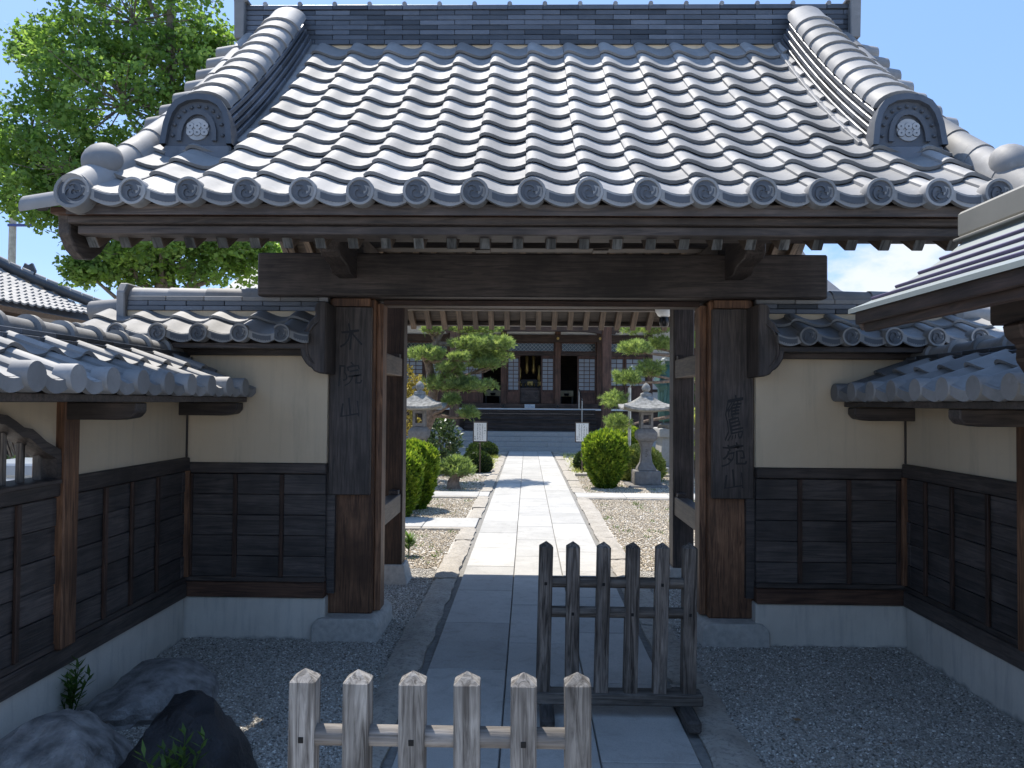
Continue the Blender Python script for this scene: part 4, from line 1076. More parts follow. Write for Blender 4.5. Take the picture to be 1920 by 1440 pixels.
clipped_bush('clipped_conifer', (-1.80, 10.65, .0), egg(.35, .96, .66, .4), 9000, .07, THUJA, 'nearest bright green clipped conifer, half hidden by the left rear post', 32, upw=.9)
clipped_bush('clipped_conifer', (-1.70, 11.55, .0), egg(.36, 1.02, .66, .4), 9000, .075, THUJA, 'bright green clipped conifer just behind the nearest one on the left', 33, upw=.9)
clipped_bush('clipped_conifer', (-2.30, 10.9, .0), egg(.36, .92, .66, .4), 5000, .08, THUJA, 'green clipped conifer seen in the gap between the left gate posts', 34, upw=.9)
clipped_bush('round_shrub', (-1.16, 17.75, .0), dome(.37, .50), 5000, .05, BOX, 'dark round clipped shrub behind the post of the left notice board', 35)
clipped_bush('round_shrub', (-1.30, 22.6, .0), dome(.46, .47), 4500, .06, BOX, 'dark round clipped shrub in front of the stone steps left of the path', 36)
clipped_bush('round_shrub', (1.46, 18.3, .0), dome(.34, .52), 5000, .05, BOX, 'dark round clipped shrub behind the post of the right notice board', 37)
clipped_bush('round_shrub', (2.42, 18.6, .0), egg(.45, 1.08, .55, .5), 6000, .07, THUJA, 'yellow green clipped shrub rising behind the right stone lantern', 38, upw=.7)
clipped_bush('azalea_bush', (2.38, 16.2, .0), dome(.50, .74), 4200, .075, AZAL, 'pale yellowish loose leaved bush spreading behind the right stone lantern', 39, wf=.5)
clipped_bush('azalea_bush', (4.05, 16.4, .0), dome(.42, .62), 1500, .12, AZAL, 'pale leaved low plant beside the statue pedestal', 40, wf=.45)
def leafy_shrub(name, c, rx, rz, n, leaf, mat, label, seed, wf=.42, cat='shrub', ry=None):
    g = np.random.default_rng(seed); t = thing(name, (c[0], c[1], 0), label, cat); ry = ry or rx
    # clumps of leaves at the ends of branches
    k = max(n//14, 4); B = sphere_pts(g, k); rad = g.uniform(.35, 1.0, k)**.6
    P = np.array(c) + B*rad[:, None]*[rx, ry, rz]; bm = bmesh.new()
    for p in P[::max(k//40, 1)]:
        m_ = np.array([c[0], c[1], max(c[2]-rz*.8, .05)]); bm_tube(bm, [tuple([c[0], c[1], 0.]), tuple(m_*.6+p*.4), tuple(p)], [.018, .01, .004], 5)
    link('stem', finish(bm, 'stem', BARK, 40), t)
    C = np.repeat(P, 14, 0) + g.normal(0, leaf*.25, (k*14, 3)); D = unit(np.repeat(B, 14, 0)*.8 + g.normal(0, .75, (k*14, 3)) + [0, 0, .25])
    link('foliage', crown_mesh('foliage', C, D, g.uniform(.6, 1.2, k*14)*leaf, g.uniform(.7, 1.2, k*14)*leaf*wf, mat, g), t); return t
leafy_shrub('leafy_shrub', (-1.90, 17.3, .72), .42, .52, 1700, .12, RHODO, 'glossy leaved shrub beside the left stone lantern', 51)
leafy_shrub('golden_shrub', (-3.15, 18.2, 1.5), .85, 1.0, 5200, .10, GOLD_L, 'golden leaved shrub behind the left stone lantern', 52)
leafy_shrub('leafy_shrub', (-4.0, 20, 1.0), .9, 1.1, 3200, .12, RHODO, 'green shrub seen between the left gate posts below the pine', 53)
leafy_shrub('leafy_shrub', (3.35, 15.3, 1.0), .30, .75, 420, .13, AZAL, 'sparse yellow green shrub seen between the right gate posts', 54)
leafy_shrub('leafy_shrub', (4.6, 19.5, 1.4), .9, 1.3, 2600, .12, BOX, 'dark shrub behind the statue', 55)
leafy_shrub('leafy_shrub', (-4.45, 6.9, 1.15), .75, .85, 2400, .10, RHODO, 'green shrub seen through the arched lattice window', 56)

def pine(name, label, base, trunk, pads, seed, tufts_per=330):
    g = np.random.default_rng(seed); t = thing(name, base, label, 'tree', 'pines trained in front of the hall')
    bm = bmesh.new(); k = len(trunk); bm_tube(bm, trunk, [.15*(1-.72*i/(k-1)) for i in range(k)], 9)
    tr = link('trunk', finish(bm, 'trunk', PBARK, 50), t)
    T = [Vector(p) for p in trunk]
    for (x, y, z, rx, ry, rz) in pads:
        pc = Vector((x, y, z)); near = min(T, key=lambda q: (q-pc).length + max(q.z-pc.z, 0)*.5)
        bm = bmesh.new(); mid = near.lerp(pc, .5) + Vector((g.uniform(-.08, .08), 0, -.05))
        bm_tube(bm, [near, near.lerp(mid, .5)+Vector((0, 0, g.uniform(-.05, .06))), mid, pc-Vector((0, 0, rz*.5))], [.05, .04, .032, .018], 6)
        for q in range(7):
            a = g.uniform(0, 6.28); e = pc + Vector((math.cos(a)*rx*.8, math.sin(a)*ry*.8, -rz*.2+g.uniform(-.02, .06)))
            bm_tube(bm, [mid.lerp(pc, .4)-Vector((0, 0, rz*.3)), (mid.lerp(pc, .5)).lerp(e, .55)-Vector((0, 0, g.uniform(0, .08))), e], [.016, .010, .005], 5)
        link('branch', finish(bm, 'branch', PBARK, 50), t)
        n = int(tufts_per*(rx*ry/.30)+60); B = sphere_pts(g, n); rad = g.uniform(.25, 1, n)**.5
        lump = 1+.22*np.sin(np.arctan2(B[:, 1], B[:, 0])*4+seed+x*9)
        P = np.array([x, y, z]) + B*(rad*lump)[:, None]*[rx, ry, rz]; P[:, 2] = np.maximum(P[:, 2], z-rz*.75)
        q = 15; C = np.repeat(P, q, 0); up_ = np.repeat(np.column_stack([B[:, 0]*.6, B[:, 1]*.6, np.full(n, .75)]), q, 0)
        D = unit(up_ + g.normal(0, .55, (n*q, 3))); L = g.uniform(.07, .125, n*q)
        v = np.clip(np.repeat(.45+.25*g.normal(size=n), q)+.12*g.normal(size=n*q), 0, 1)
        link('needles', crown_mesh('needles', C, D, L, np.full(n*q, .013), PINE, g, var=v), t)
    return t
def at(px, py, Y):      # survey helper: the point at distance Y seen at pixel (px, py) of the photograph
    d = fw + rt*((px-960)/F_PX) - up*((py-720)/F_PX); k = Y/d.y; return Vector((d.x*k, Y, EYE+d.z*k))
def pads_from(lst):
    out = []
    for x0, x1, y0, y1, Y, ry in lst:
        a, b = at(x0, y0, Y), at(x1, y1, Y); out.append(((a.x+b.x)/2, Y, (a.z+b.z)/2, abs(b.x-a.x)/2*.9, ry, abs(a.z-b.z)/2*.85))
    return out
pine('pine_tree', 'spreading pine with layered needle pads left of the path before the hall', (-2.35, 16.3, 0),
     [(-2.35, 16.3, -.05), (-2.3, 16.3, .7), (-2.05, 16.25, 1.3), (-1.98, 16.2, 1.9), (-2.12, 16.2, 2.5), (-1.95, 16.2, 2.85), (-1.75, 16.2, 3.25), (-1.8, 16.2, 3.6)],
     pads_from([(789, 832, 608, 628, 16.0, .3), (842, 940, 604, 628, 16.4, .5), (846, 935, 628, 662, 16.0, .55), (905, 967, 630, 662, 16.4, .4), (758, 842, 650, 680, 15.8, .45), (838, 884, 662, 680, 15.6, .3), (866, 958, 656, 684, 16.6, .45), (812, 874, 680, 702, 15.8, .4),
                (878, 946, 674, 694, 16.2, .35), (792, 900, 700, 738, 16.0, .5), (850, 930, 712, 738, 15.8, .4), (828, 866, 738, 764, 15.7, .3), (858, 898, 762, 790, 15.6, .25), (790, 850, 590, 612, 16.6, .4), (700, 735, 598, 650, 17.2, .5), (700, 760, 570, 610, 17.5, .5)]), 61)
pine('pine_tree', 'pine reaching in from the right with layered pads over the stone lantern', (3.75, 17.4, 0),
     [(3.75, 17.4, -.05), (3.7, 17.4, .8), (3.5, 17.4, 1.4), (3.6, 17.4, 2.1), (3.35, 17.4, 2.7), (3.4, 17.4, 3.3), (3.3, 17.4, 3.7)],
     pads_from([(1163, 1262, 600, 632, 17.0, .5), (1158, 1224, 638, 668, 16.6, .45), (1212, 1262, 632, 660, 17.4, .4), (1146, 1206, 692, 726, 16.4, .4), (1186, 1248, 676, 712, 16.8, .45), (1128, 1176, 732, 770, 16.2, .35), (1130, 1185, 778, 812, 16.6, .35),
                (1196, 1262, 578, 606, 17.3, .5), (1296, 1322, 610, 660, 17.5, .4), (1280, 1330, 560, 600, 17.8, .5), (1300, 1340, 690, 720, 17.0, .3)]), 62)
pine('dwarf_pine', 'small dwarf pine on a short dark trunk at the gravel edge left of the path', (-1.34, 14.2, 0),
     [(-1.34, 14.2, -.03), (-1.36, 14.2, .12), (-1.30, 14.2, .28), (-1.33, 14.2, .45)],
     [(-1.33, 14.15, .38, .30, .28, .15), (-1.15, 14.1, .34, .17, .2, .10), (-1.50, 14.25, .34, .18, .2, .10), (-1.28, 14.2, .50, .17, .17, .08)], 63, 420)

# ---- ginkgo behind the wing wall
def fan_leaves(C, D, N, L):
    U = unit(np.cross(N, D)); s = L[:, None]
    pts_ = [C, C+D*s*.62+U*s*.52, C+D*s*.95+U*s*.27, C+D*s*.80, C+D*s*.95-U*s*.27, C+D*s*.62-U*s*.52]
    V = np.stack(pts_, 1).reshape(-1, 3); n = len(C); i = np.arange(n)*6
    F = np.concatenate([np.stack([i, i+1, i+2, i+3], 1), np.stack([i, i+3, i+4, i+5], 1)]); return V, F
gk = np.random.default_rng(77)
gt = thing('ginkgo_tree', (-7.0, 14.5, 0), 'tall leafy ginkgo tree behind the gate roof', 'tree')
bm = bmesh.new(); bm_tube(bm, [(-7.0, 14.5, -.1), (-6.98, 14.5, 2), (-6.93, 14.5, 4), (-7.0, 14.5, 6), (-6.9, 14.5, 8), (-6.95, 14.5, 10)], [.26, .22, .19, .15, .10, .04], 10)
link('trunk', finish(bm, 'trunk', BARK, 50), gt)
lobes = [(250, 40, 14.5, 200, 110), (150, 110, 14.2, 120, 80), (330, 110, 14.4, 110, 90), (230, 200, 14.0, 190, 110), (60, 240, 14.2, 110, 85), (130, 320, 13.8, 160, 90), (30, 330, 14.6, 90, 70), (360, 260, 14.6, 130, 110),
         (250, 360, 14.4, 170, 100), (420, 420, 14.2, 90, 80), (300, 450, 14.0, 130, 75), (190, 455, 14.3, 70, 70), (110, 395, 13.9, 55, 45), (380, 490, 14.6, 110, 50), (250, 505, 14.3, 70, 35), (480, 470, 14.9, 60, 60), (420, 110, 15.2, 55, 60), (250, -80, 14.8, 170, 90), (60, 90, 14.6, 40, 35), (155, 505, 14.1, 35, 22), (395, 330, 15.0, 110, 100)]
bmb = bmesh.new(); Cs, Bs = [], []
for (lx, ly, Y, rx, ry) in lobes:
    c = at(lx, ly, Y); sx, sz = rx*Y/F_PX, ry*Y/F_PX
    st = Vector((-6.95, 14.5, max(min(c.z-1.0, 8.5), 2.6)))
    bm_tube(bmb, [st, st.lerp(c, .5)+Vector((0, 0, -.12)), c], [.06, .045, .02], 6)
    nb = int(27+37*sx*sz)
    B = sphere_pts(gk, nb); P = np.array(c) + B*(gk.uniform(.15, 1, nb)**.45)[:, None]*[sx, sx*.8, sz]
    for p in P:           # each twig carries whorls of leaves
        d = unit(np.array([gk.normal(0, .8), gk.normal(0, .8), gk.uniform(-.25, .5)])); ln = gk.uniform(.25, .5)
        if gk.random() < .45: bm_tube(bmb, [tuple(c), tuple(np.array(c)*.4+p*.6+[0, 0, -.05]), tuple(p), tuple(p+d*ln*.5)], [.016, .010, .006, .003], 4)
        m_ = 46; f = gk.uniform(-.5, .5, m_)
        Cs.append(p + d*ln*f[:, None] + gk.normal(0, .085, (m_, 3))); Bs.append(np.tile(d, (m_, 1)))
link('branch', finish(bmb, 'branch', BARK, 50), gt)
C = np.concatenate(Cs); k = len(C); D = unit(gk.normal(0, 1, (k, 3))+[0, 0, -.35]); N = unit(gk.normal(0, .6, (k, 3))+[0, -.25, .8]); N = unit(N-D*np.sum(N*D, 1, keepdims=True))
V, F = fan_leaves(C, D, N, gk.uniform(.05, .115, k)); vv = np.clip(np.repeat(gk.normal(.48, .2, k//46+1), 46)[:k]+gk.normal(0, .14, k), 0, 1)
link('crown', np_mesh('crown', V, F, GINK, np.concatenate([vv, vv])), gt)

# ================================================================ STONE LANTERNS, STATUE, NOTICES
def frus(bm, w0, w1, z0, z1, mi=0, M=None):
    a = [bm.verts.new((x*w0/2, y*w0/2, z0)) for x, y in ((-1, -1), (1, -1), (1, 1), (-1, 1))]; b = [bm.verts.new((x*w1/2, y*w1/2, z1)) for x, y in ((-1, -1), (1, -1), (1, 1), (-1, 1))]
    bm.faces.new(a[::-1]); bm.faces.new(b)
    for i in range(4): bm.faces.new((a[i], a[(i+1) % 4], b[(i+1) % 4], b[i]))
def stack(name, prs, mat, parent, loc, bev=.008, rotz=0):
    """Square stone turned from (width, height) pairs."""
    bm = bmesh.new(); rings = [[bm.verts.new((x*w/2, y*w/2, z)) for x, y in ((-1, -1), (1, -1), (1, 1), (-1, 1))] for w, z in prs]
    bm.faces.new(rings[0][::-1]); bm.faces.new(rings[-1])
    for a, b in zip(rings, rings[1:]):
        for i in range(4): bm.faces.new((a[i], a[(i+1) % 4], b[(i+1) % 4], b[i]))
    bmesh.ops.recalc_face_normals(bm, faces=bm.faces)
    bmesh.ops.bevel(bm, geom=[e for e in bm.edges if e.calc_face_angle(0) > .25], offset=bev, segments=1, affect='EDGES')
    o = link(name, finish(bm, name, mat, 25), parent, loc); o.rotation_euler = (0, 0, rotz); return o
def lantern(label, x, y, s=1.0):
    t = thing('stone_lantern', (x, y, 0), label, 'lantern', 'stone lanterns either side of the path'); L = (x, y, 0)
    stack('ground_slab', [(.78*s, -.03), (.74*s, .045)], LANT, t, L, .015)
    stack('base_block', [(.50*s, .046), (.51*s, .06), (.50*s, .295), (.48*s, .31)], LANT, t, L, .012)
    stack('shaft', [(.365*s, .311), (.345*s, .35), (.225*s, .46), (.185*s, .62), (.19*s, .74), (.25*s, .84), (.285*s, .872)], LANT, t, L, .01)
    stack('platform', [(.30*s, .873), (.385*s, .93), (.39*s, 1.03), (.38*s, 1.045), (.27*s, 1.115)], LANT, t, L, .01)
    # fire box with four openings
    bm = bmesh.new(); w, z0, z1 = .245*s/2, 1.116, 1.435; p = .055*s
    for sx in (-1, 1):
        for sy in (-1, 1): bm_box(bm, min(sx*w, sx*(w-p)), max(sx*w, sx*(w-p)), min(sy*w, sy*(w-p)), max(sy*w, sy*(w-p)), z0, z1)
    for za, zb in ((z0+.002, z0+.075), (z1-.06, z1-.002)): bm_box(bm, -w+.003, w-.003, -w+.003, w-.003, za, zb)
    for sx in (-1, 1): bm_box(bm, sx*w*.93-.004, sx*w*.93+.004, -w+.06, w-.06, z0+.07, z1-.055) if x < 0 else None
    bmesh.ops.bevel(bm, geom=[e for e in bm.edges if e.calc_length() > .2], offset=.006, segments=1, affect='EDGES')
    link('fire_box', finish(bm, 'fire_box', LANT, 30), t, L)
    # swept roof with upturned corners
    bm = bmesh.new(); n = 8; rings = []
    for f, zz in ((1.0, 1.475), (1.0, 1.515), (.80, 1.555), (.58, 1.61), (.38, 1.68), (.24, 1.735), (.22, 1.745)):
        ring = []
        for sd in range(4):
            for i in range(n):
                tt = i/n*2-1; a = sd*math.pi/2; X, Y_ = tt, -1; k = abs(tt)**3
                lift = .075*k*f**3; w_ = .47*s*f*(1+.04*k)
                ring.append(bm.verts.new(((X*math.cos(a)-Y_*math.sin(a))*w_, (X*math.sin(a)+Y_*math.cos(a))*w_, zz+lift)))
        rings.append(ring)
    m_ = len(rings[0])
    for a, b in zip(rings, rings[1:]):
        for i in range(m_): bm.faces.new((a[i], a[(i+1) % m_], b[(i+1) % m_], b[i]))
    bm.faces.new(rings[-1]); inner = [bm.verts.new((v.co.x*.3, v.co.y*.3, 1.436)) for v in rings[0]]
    for i in range(m_): bm.faces.new((inner[i], inner[(i+1) % m_], rings[0][(i+1) % m_], rings[0][i]))
    bm.faces.new(inner)
    link('lantern_roof', finish(bm, 'lantern_roof', LICH, 40), t, L)
    stack('finial_base', [(.21*s, 1.746), (.20*s, 1.80), (.13*s, 1.815)], LICH, t, L, .006)
    link('finial', lathe_mesh('finial', [(.055*s, 1.81), (.05*s, 1.835), (.078*s, 1.86), (.088*s, 1.895), (.075*s, 1.945), (.04*s, 1.985), (.012, 2.01)], 14, LICH), t, L)
    return t
lr = lantern('dark grey stone lantern standing right of the path by the vase shaped bush', 2.315, 15.05)
ll_ = lantern('lichened stone lantern on the left, half hidden by the clipped conifers', -2.11, 15.05, 1.0)
# cut characters on the right lantern's shaft
def glyphs(name, text, x, y, z_top, size, mat, parent, step=1.08, ext=.002):
    tb = bmesh.new()
    for i, ch in enumerate(text):
        cu = bpy.data.curves.new('ch', 'FONT'); cu.body = ch; cu.size = size; cu.extrude = ext; cu.resolution_u = 2
        ob = bpy.data.objects.new('ch', cu); COL.objects.link(ob); bpy.context.view_layer.update()
        me = bpy.data.meshes.new_from_object(ob.evaluated_get(bpy.context.evaluated_depsgraph_get()))
        for v in me.vertices: v.co = Vector((x-size*.5+v.co.x, y-v.co.z, z_top-size*(1+step*i)+v.co.y+size*.1))
        tb.from_mesh(me); bpy.data.objects.remove(ob); bpy.data.curves.remove(cu); bpy.data.meshes.remove(me)
    me = bpy.data.meshes.new(name); tb.to_mesh(me); tb.free(); me.materials.append(mat); return link(name, me, parent)
def marks(name, cols, x0, x1, y, z0, z1, mat, parent, seed, w=.006):
    """Columns of short brush dashes: writing too small to read."""
    g = random.Random(seed); bm = bmesh.new()
    for (cx, za, zb) in cols:
        z = za
        while z > zb:
            for _ in range(3):
                a = g.choice((0, 0, 1)); xx = cx+g.uniform(-w, w)*.7; zz = z-g.uniform(0, w*1.6); l = g.uniform(.5, 1)*w; h_ = w*.21
                if a: q = ((xx-h_, zz-l), (xx+h_, zz-l), (xx+h_, zz+l*.5), (xx-h_, zz+l*.5))
                else: q = ((xx-l, zz-h_), (xx+l, zz-h_), (xx+l, zz+h_), (xx-l, zz+h_))
                bm.faces.new([bm.verts.new((p[0], y-.0003*g.random(), p[1])) for p in q])
            z -= w*2.5
    return link(name, finish(bm, name, mat, recalc=False), parent)
INKG = plain('ink_grey', (.045, .045, .05), .8, bump=0)
ln_ins = marks('inscription', [(2.315, .74, .42)], 0, 0, 14.948, 0, 0, plain('carved_shadow', (.10, .09, .08), .95, bump=0), lr, 4, .020)
def notice(label, x, y, ztop, seed, title):
    t = thing('notice_board', (x, y, 0), label, 'sign', 'notice boards along the path'); w, h = .325, .455
    z0, z1 = ztop-h, ztop
    box('frame', x-w/2, x+w/2, y-.005, y+.028, z0, z1, FRAMED, t, .004)
    pn = box('panel', x-w/2+.022, x+w/2-.022, y-.0085, y-.004, z0+.022, z1-.022, SIGNW, t, .001)
    box('post', x-.016, x+.016, y+.002, y+.03, -.05, z0-.001, wood('notice_post', (.10, .07, .05), (.24, .17, .12), 'z') if seed == 1 else bpy.data.materials['notice_post'], t, .003)
    if title:
        glyphs('notice_title', 'お願い', x+.106, y-.0092, z1-.12, .034, INKG, pn, 1.7, .0003)
        cols = [(x+.052, z1-.05, z0+.06), (x-.002, z1-.05, z0+.06), (x-.056, z1-.05, z0+.055)]
    else: cols = [(x+.098, z1-.12, z0+.15), (x+.042, z1-.05, z0+.10), (x-.014, z1-.05, z0+.06), (x-.068, z1-.05, z0+.055)]
    marks('notice_writing', cols, 0, 0, y-.0092, 0, 0, INKG, pn, seed, .012)
    glyphs('notice_signature', '住職', x-.115, y-.0092, z0+.14, .034, INKG, pn, 1.5, .0003)
notice('white notice board on a thin post, left of the path near the dark round shrubs', -1.055, 17.3, 1.163, 1, True)
notice('white notice board on a thin post, right of the path beside the vase shaped bush', 1.25, 17.5, 1.167, 2, False)

st = thing('monk_statue', (3.22, 17.6, 1.05), 'green bronze statue of a robed monk in a wide hat on a rock', 'statue')
SC = (3.22, 17.6)
bm = bmesh.new()
prs = [(.20, 1.20, .0), (.235, 1.24, 0), (.22, 1.5, .01), (.235, 1.75, .015), (.24, 1.95, .01), (.255, 2.12, 0), (.235, 2.28, 0), (.205, 2.38, 0), (.12, 2.45, 0), (.075, 2.48, 0)]
rings = []
for r, z, k in prs:
    rings.append([bm.verts.new((SC[0]+math.cos(6.2832*i/28)*r*(1+.07*math.sin(i*2.3+z*2)*(z < 2.3)), SC[1]+math.sin(6.2832*i/28)*r*.75*(1+.07*math.sin(i*2.3+z*2)*(z < 2.3)), z)) for i in range(28)])
bm.faces.new(rings[0][::-1]); bm.faces.new(rings[-1])
for a, b in zip(rings, rings[1:]):
    for i in range(28): bm.faces.new((a[i], a[(i+1) % 28], b[(i+1) % 28], b[i]))
link('robe', finish(bm, 'robe', BRONZE, 60), st)
bm = bmesh.new(); prof_h = [(.05, 2.44), (.075, 2.50), (.09, 2.56), (.092, 2.60), (.075, 2.66)]
hd = lathe_mesh('head', prof_h, 16, BRONZE); link('head', hd, st, (SC[0], SC[1], 0))
link('hat', lathe_mesh('hat', [(.235, 2.575), (.24, 2.582), (.17, 2.635), (.09, 2.69), (.02, 2.72)], 22, HATM), st, (SC[0], SC[1], 0))
for sg in (-1, 1):
    tube('sleeve', [(SC[0]+sg*.20, SC[1]-.02, 2.30), (SC[0]+sg*.26, SC[1]-.10, 2.08), (SC[0]+sg*.17, SC[1]-.22, 1.98), (SC[0]+sg*.07, SC[1]-.25, 2.0)], [.085, .105, .12, .06], BRONZE, st, 10)
    tube('robe_fold', [(SC[0]+sg*.13, SC[1]-.20, 1.98), (SC[0]+sg*.15, SC[1]-.19, 1.7), (SC[0]+sg*.12, SC[1]-.17, 1.45)], [.08, .06, .03], BRONZE, st, 8)
tube('staff', [(SC[0]-.16, SC[1]-.26, 1.17), (SC[0]-.13, SC[1]-.26, 2.45)], .013, BRONZE, st, 8)
pd = thing('statue_pedestal', (3.44, 17.75, 0), 'pale granite pedestal under the bronze statue', 'pedestal')
stack('pedestal_foot', [(1.25, -.05), (1.25, .16), (1.2, .18)], GRAN, pd, (3.44, 17.85, 0), .012)
stack('pedestal_body', [(.86, .181), (.78, .84)], GRAN, pd, (3.44, 17.85, 0), .012)
stack('pedestal_cap', [(.90, .841), (.92, .86), (.92, 1.03), (.88, 1.05)], GRAN, pd, (3.44, 17.85, 0), .012)
rock('statue_rock', (3.22, 17.6, 1.10), (.29, .24, .13), LANT, 'low rough rock under the feet of the bronze statue', 14)
pole = thing('garden_pole', (2.24, 16.9, 0), 'thin pale pole with a small pointed cap behind the right lantern', 'pole')
link('pole_shaft', lathe_mesh('pole_shaft', [(.035, -.05), (.035, 1.95)], 10, STEEL), pole, (2.24, 16.9, 0))
link('pole_cap', lathe_mesh('pole_cap', [(.11, 2.33), (.105, 2.345), (.02, 2.42), (.012, 2.46)], 16, HATM), pole, (2.30, 16.9, 0))
tube('pole_arm', [(2.24, 16.9, 1.94), (2.30, 16.9, 2.10), (2.30, 16.9, 2.34)], .012, STEEL, pole, 6)

# ================================================================ MAIN HALL
hall = thing('temple_hall', (.1, 29, 0), 'dark wooden temple hall with lattice doors and stone steps at the end of the path', 'hall')
HC = .11
for k in range(4):
    y0 = 24.98+.30*k; z0, z1 = (.155*k if k else -.05), .155*(k+1); x = -4.6 - (.4 if k % 2 else 0); i = 0
    while x < 4.9:
        x2 = x+random.uniform(1.2, 1.7); box('step_stone', max(x, -4.6)+.002, min(x2, 4.9)-.002, y0, 26.5+.003*k, z0, z1-.002, GRAN, hall, .006); x = x2
for a, b in ((-8.5, -4.61), (4.91, 9.5)): box('stone_platform', a, b, 25.9, 34, -.05, .60, GRAN, hall, .01)
box('stone_platform', -4.6, 4.9, 26.51, 34, -.05, .612, GRAN, hall, .01)
for k in range(5):
    z = .62+.148*k; box('wooden_step', -2.18, 2.42, 26.52+.2*k, 27.6, z+.095, z+.145, HSTEP, hall, .006); box('step_riser', -2.17, 2.41, 26.56+.2*k, 26.60+.2*k, z+.001, z+.094, HSTEP, hall, .002)
box('veranda', -7, 7, 27.50, 28.42, 1.362, 1.395, HSTEP, hall, .005); box('veranda_edge', -7, 7, 27.475, 27.50, 1.335, 1.397, WHITE, hall, .004)
box('underfloor', -7, -2.2, 27.7, 27.8, .62, 1.36, HX, hall, .004); box('underfloor', 2.43, 7, 27.7, 27.8, .62, 1.36, HX, hall, .004)
PORCH_SUNLIT = wood('sunlit_porch_post', (.10, .055, .035), (.26, .16, .105), 'z', fine=.5)  # lighter wood: the sun on the left porch post is put into its colour
for px_ in (-2.475, 2.67):
    box('porch_post', px_-.16, px_+.16, 25.98, 26.3, .76, 5.0, PORCH_SUNLIT if px_ < 0 else HZ, hall, .03)
    link('post_stone', lathe_mesh('post_stone', [(.36, .618), (.40, .66), (.34, .72), (.25, .762)], 4, GRAN, 30, True), hall, (px_, 26.14, 0))
# rainbow beam with curved soffit and noses
bt = [(x, 3.93+.10*max(0, 1-((x-HC)/2.4)**8)) for x in np.linspace(-2.3, 2.5, 25)]
prism('rainbow_beam', bt+[(2.5, 4.33), (-2.3, 4.33)], 'y', 26.02, 26.26, HX, hall, .006)
for px_, sg in ((-2.475, -1), (2.67, 1)):
    n_ = [(.16, 3.95), (.30, 3.95), (.33, 4.02), (.42, 4.0), (.50, 4.07), (.52, 4.2), (.46, 4.33), (.38, 4.28), (.33, 4.34), (.16, 4.34)]
    prism('beam_nose', [(px_+sg*x, z) for x, z in n_], 'y', 26.05, 26.23, HX, hall, .006)
box('bracket_beam', -7, 7, 26.0, 26.28, 4.42, 4.62, HX, hall, .006); box('white_frieze', -7, 7, 26.10, 26.16, 4.335, 4.418, WHITE, hall, 0)
prism('frog_leg_strut', [(-.65, 4.335), (-.5, 4.345), (-.2, 4.41), (.2, 4.41), (.5, 4.345), (.65, 4.335), (.62, 4.335)], 'y', 26.0, 26.09, HX, hall)
# door wall
DY = 28.45
def hpost(x0, x1): return box('hall_post', x0, x1, DY-.10, DY+.12, 1.396, 4.9, HZ, hall, .01)
for a in ((-.99, -.775), (1.005, 1.22), (2.545, 2.77), (-2.95, -2.72), (4.40, 4.60), (-4.9, -4.7)): hpost(*a)
box('sill_beam', -4.9, 4.6, DY-.16, DY+.14, 1.397, 1.575, HX, hall, .008)
for x in (-.88, 1.11, 2.66, -2.83):
    bm = bmesh.new(); bm_tube(bm, [(x, DY-.20, 1.48), (x, DY-.155, 1.48)], [.045, .055], 14); link('nail_cover', finish(bm, 'nail_cover', BLACKM, 40), hall)
box('door_head', -4.9, 4.6, DY-.05, DY+.10, 3.345, 3.475, HX, hall, .006)
box('upper_rail', -4.9, 4.6, DY-.14, DY+.12, 3.845, 4.115, HX, hall, .006)
for x in (1.11, 2.66):
    bm = bmesh.new(); bm_tube(bm, [(x, DY-.175, 3.98), (x, DY-.142, 3.98)], .055, 6); bm_tube(bm, [(x, DY-.19, 3.98), (x, DY-.176, 3.98)], .025, 8); link('gilt_nail_cover', finish(bm, 'gilt_nail_cover', GOLD, 30), hall)
box('upper_wall', -4.9, 4.6, DY-.02, DY+.06, 4.116, 5.1, WHITE, hall, 0)
def lattice_door(x0, x1, cols, rows, z0=1.576, z1=3.343, zp0=2.07, zp1=3.24, yy=DY, m=HRED, name='lattice_door'):
    d = box(name, x0, x1, yy+.012, yy+.03, z0, zp0-.06, m, hall, .004)
    box('stile', x0, x0+.055, yy-.01, yy+.04, z0, z1, m, d, .004); box('stile', x1-.055, x1, yy-.01, yy+.04, z0, z1, m, d, .004)
    for a, b in ((z0, z0+.10), (zp0-.075, zp0-.005), (zp1+.005, z1)): box('door_rail', x0+.056, x1-.056, yy-.008, yy+.038, a, b, m, d, .004)
    cw, rh = (x1-x0-.11)/cols, (zp1-zp0)/rows
    for i in range(cols):
        for j in range(rows): box('pane', x0+.055+cw*i+.01, x0+.055+cw*(i+1)-.01, yy+.012, yy+.018, zp0+rh*j+.011, zp0+rh*(j+1)-.011, PAPER, d, 0)
    for i in range(1, cols): box('glazing_bar', x0+.055+cw*i-.011, x0+.055+cw*i+.011, yy-.004, yy+.026, zp0, zp1, m, d, .002)
    for j in range(1, rows): box('glazing_bar', x0+.056, x1-.056, yy-.002, yy+.024, zp0+rh*j-.012, zp0+rh*j+.012, m, d, .002)
lattice_door(-.772, -.28, 2, 8); lattice_door(.492, 1.003, 2, 8); lattice_door(1.835, 2.543, 3, 8); lattice_door(-2.718, -1.64, 4, 8)
lattice_door(2.775, 3.57, 3, 6, 1.576, 3.343, 2.25, 3.24); lattice_door(3.59, 4.398, 3, 6, 1.576, 3.343, 2.25, 3.24)
lattice_door(-4.69, -3.85, 3, 8); lattice_door(-3.83, -2.955, 3, 8)
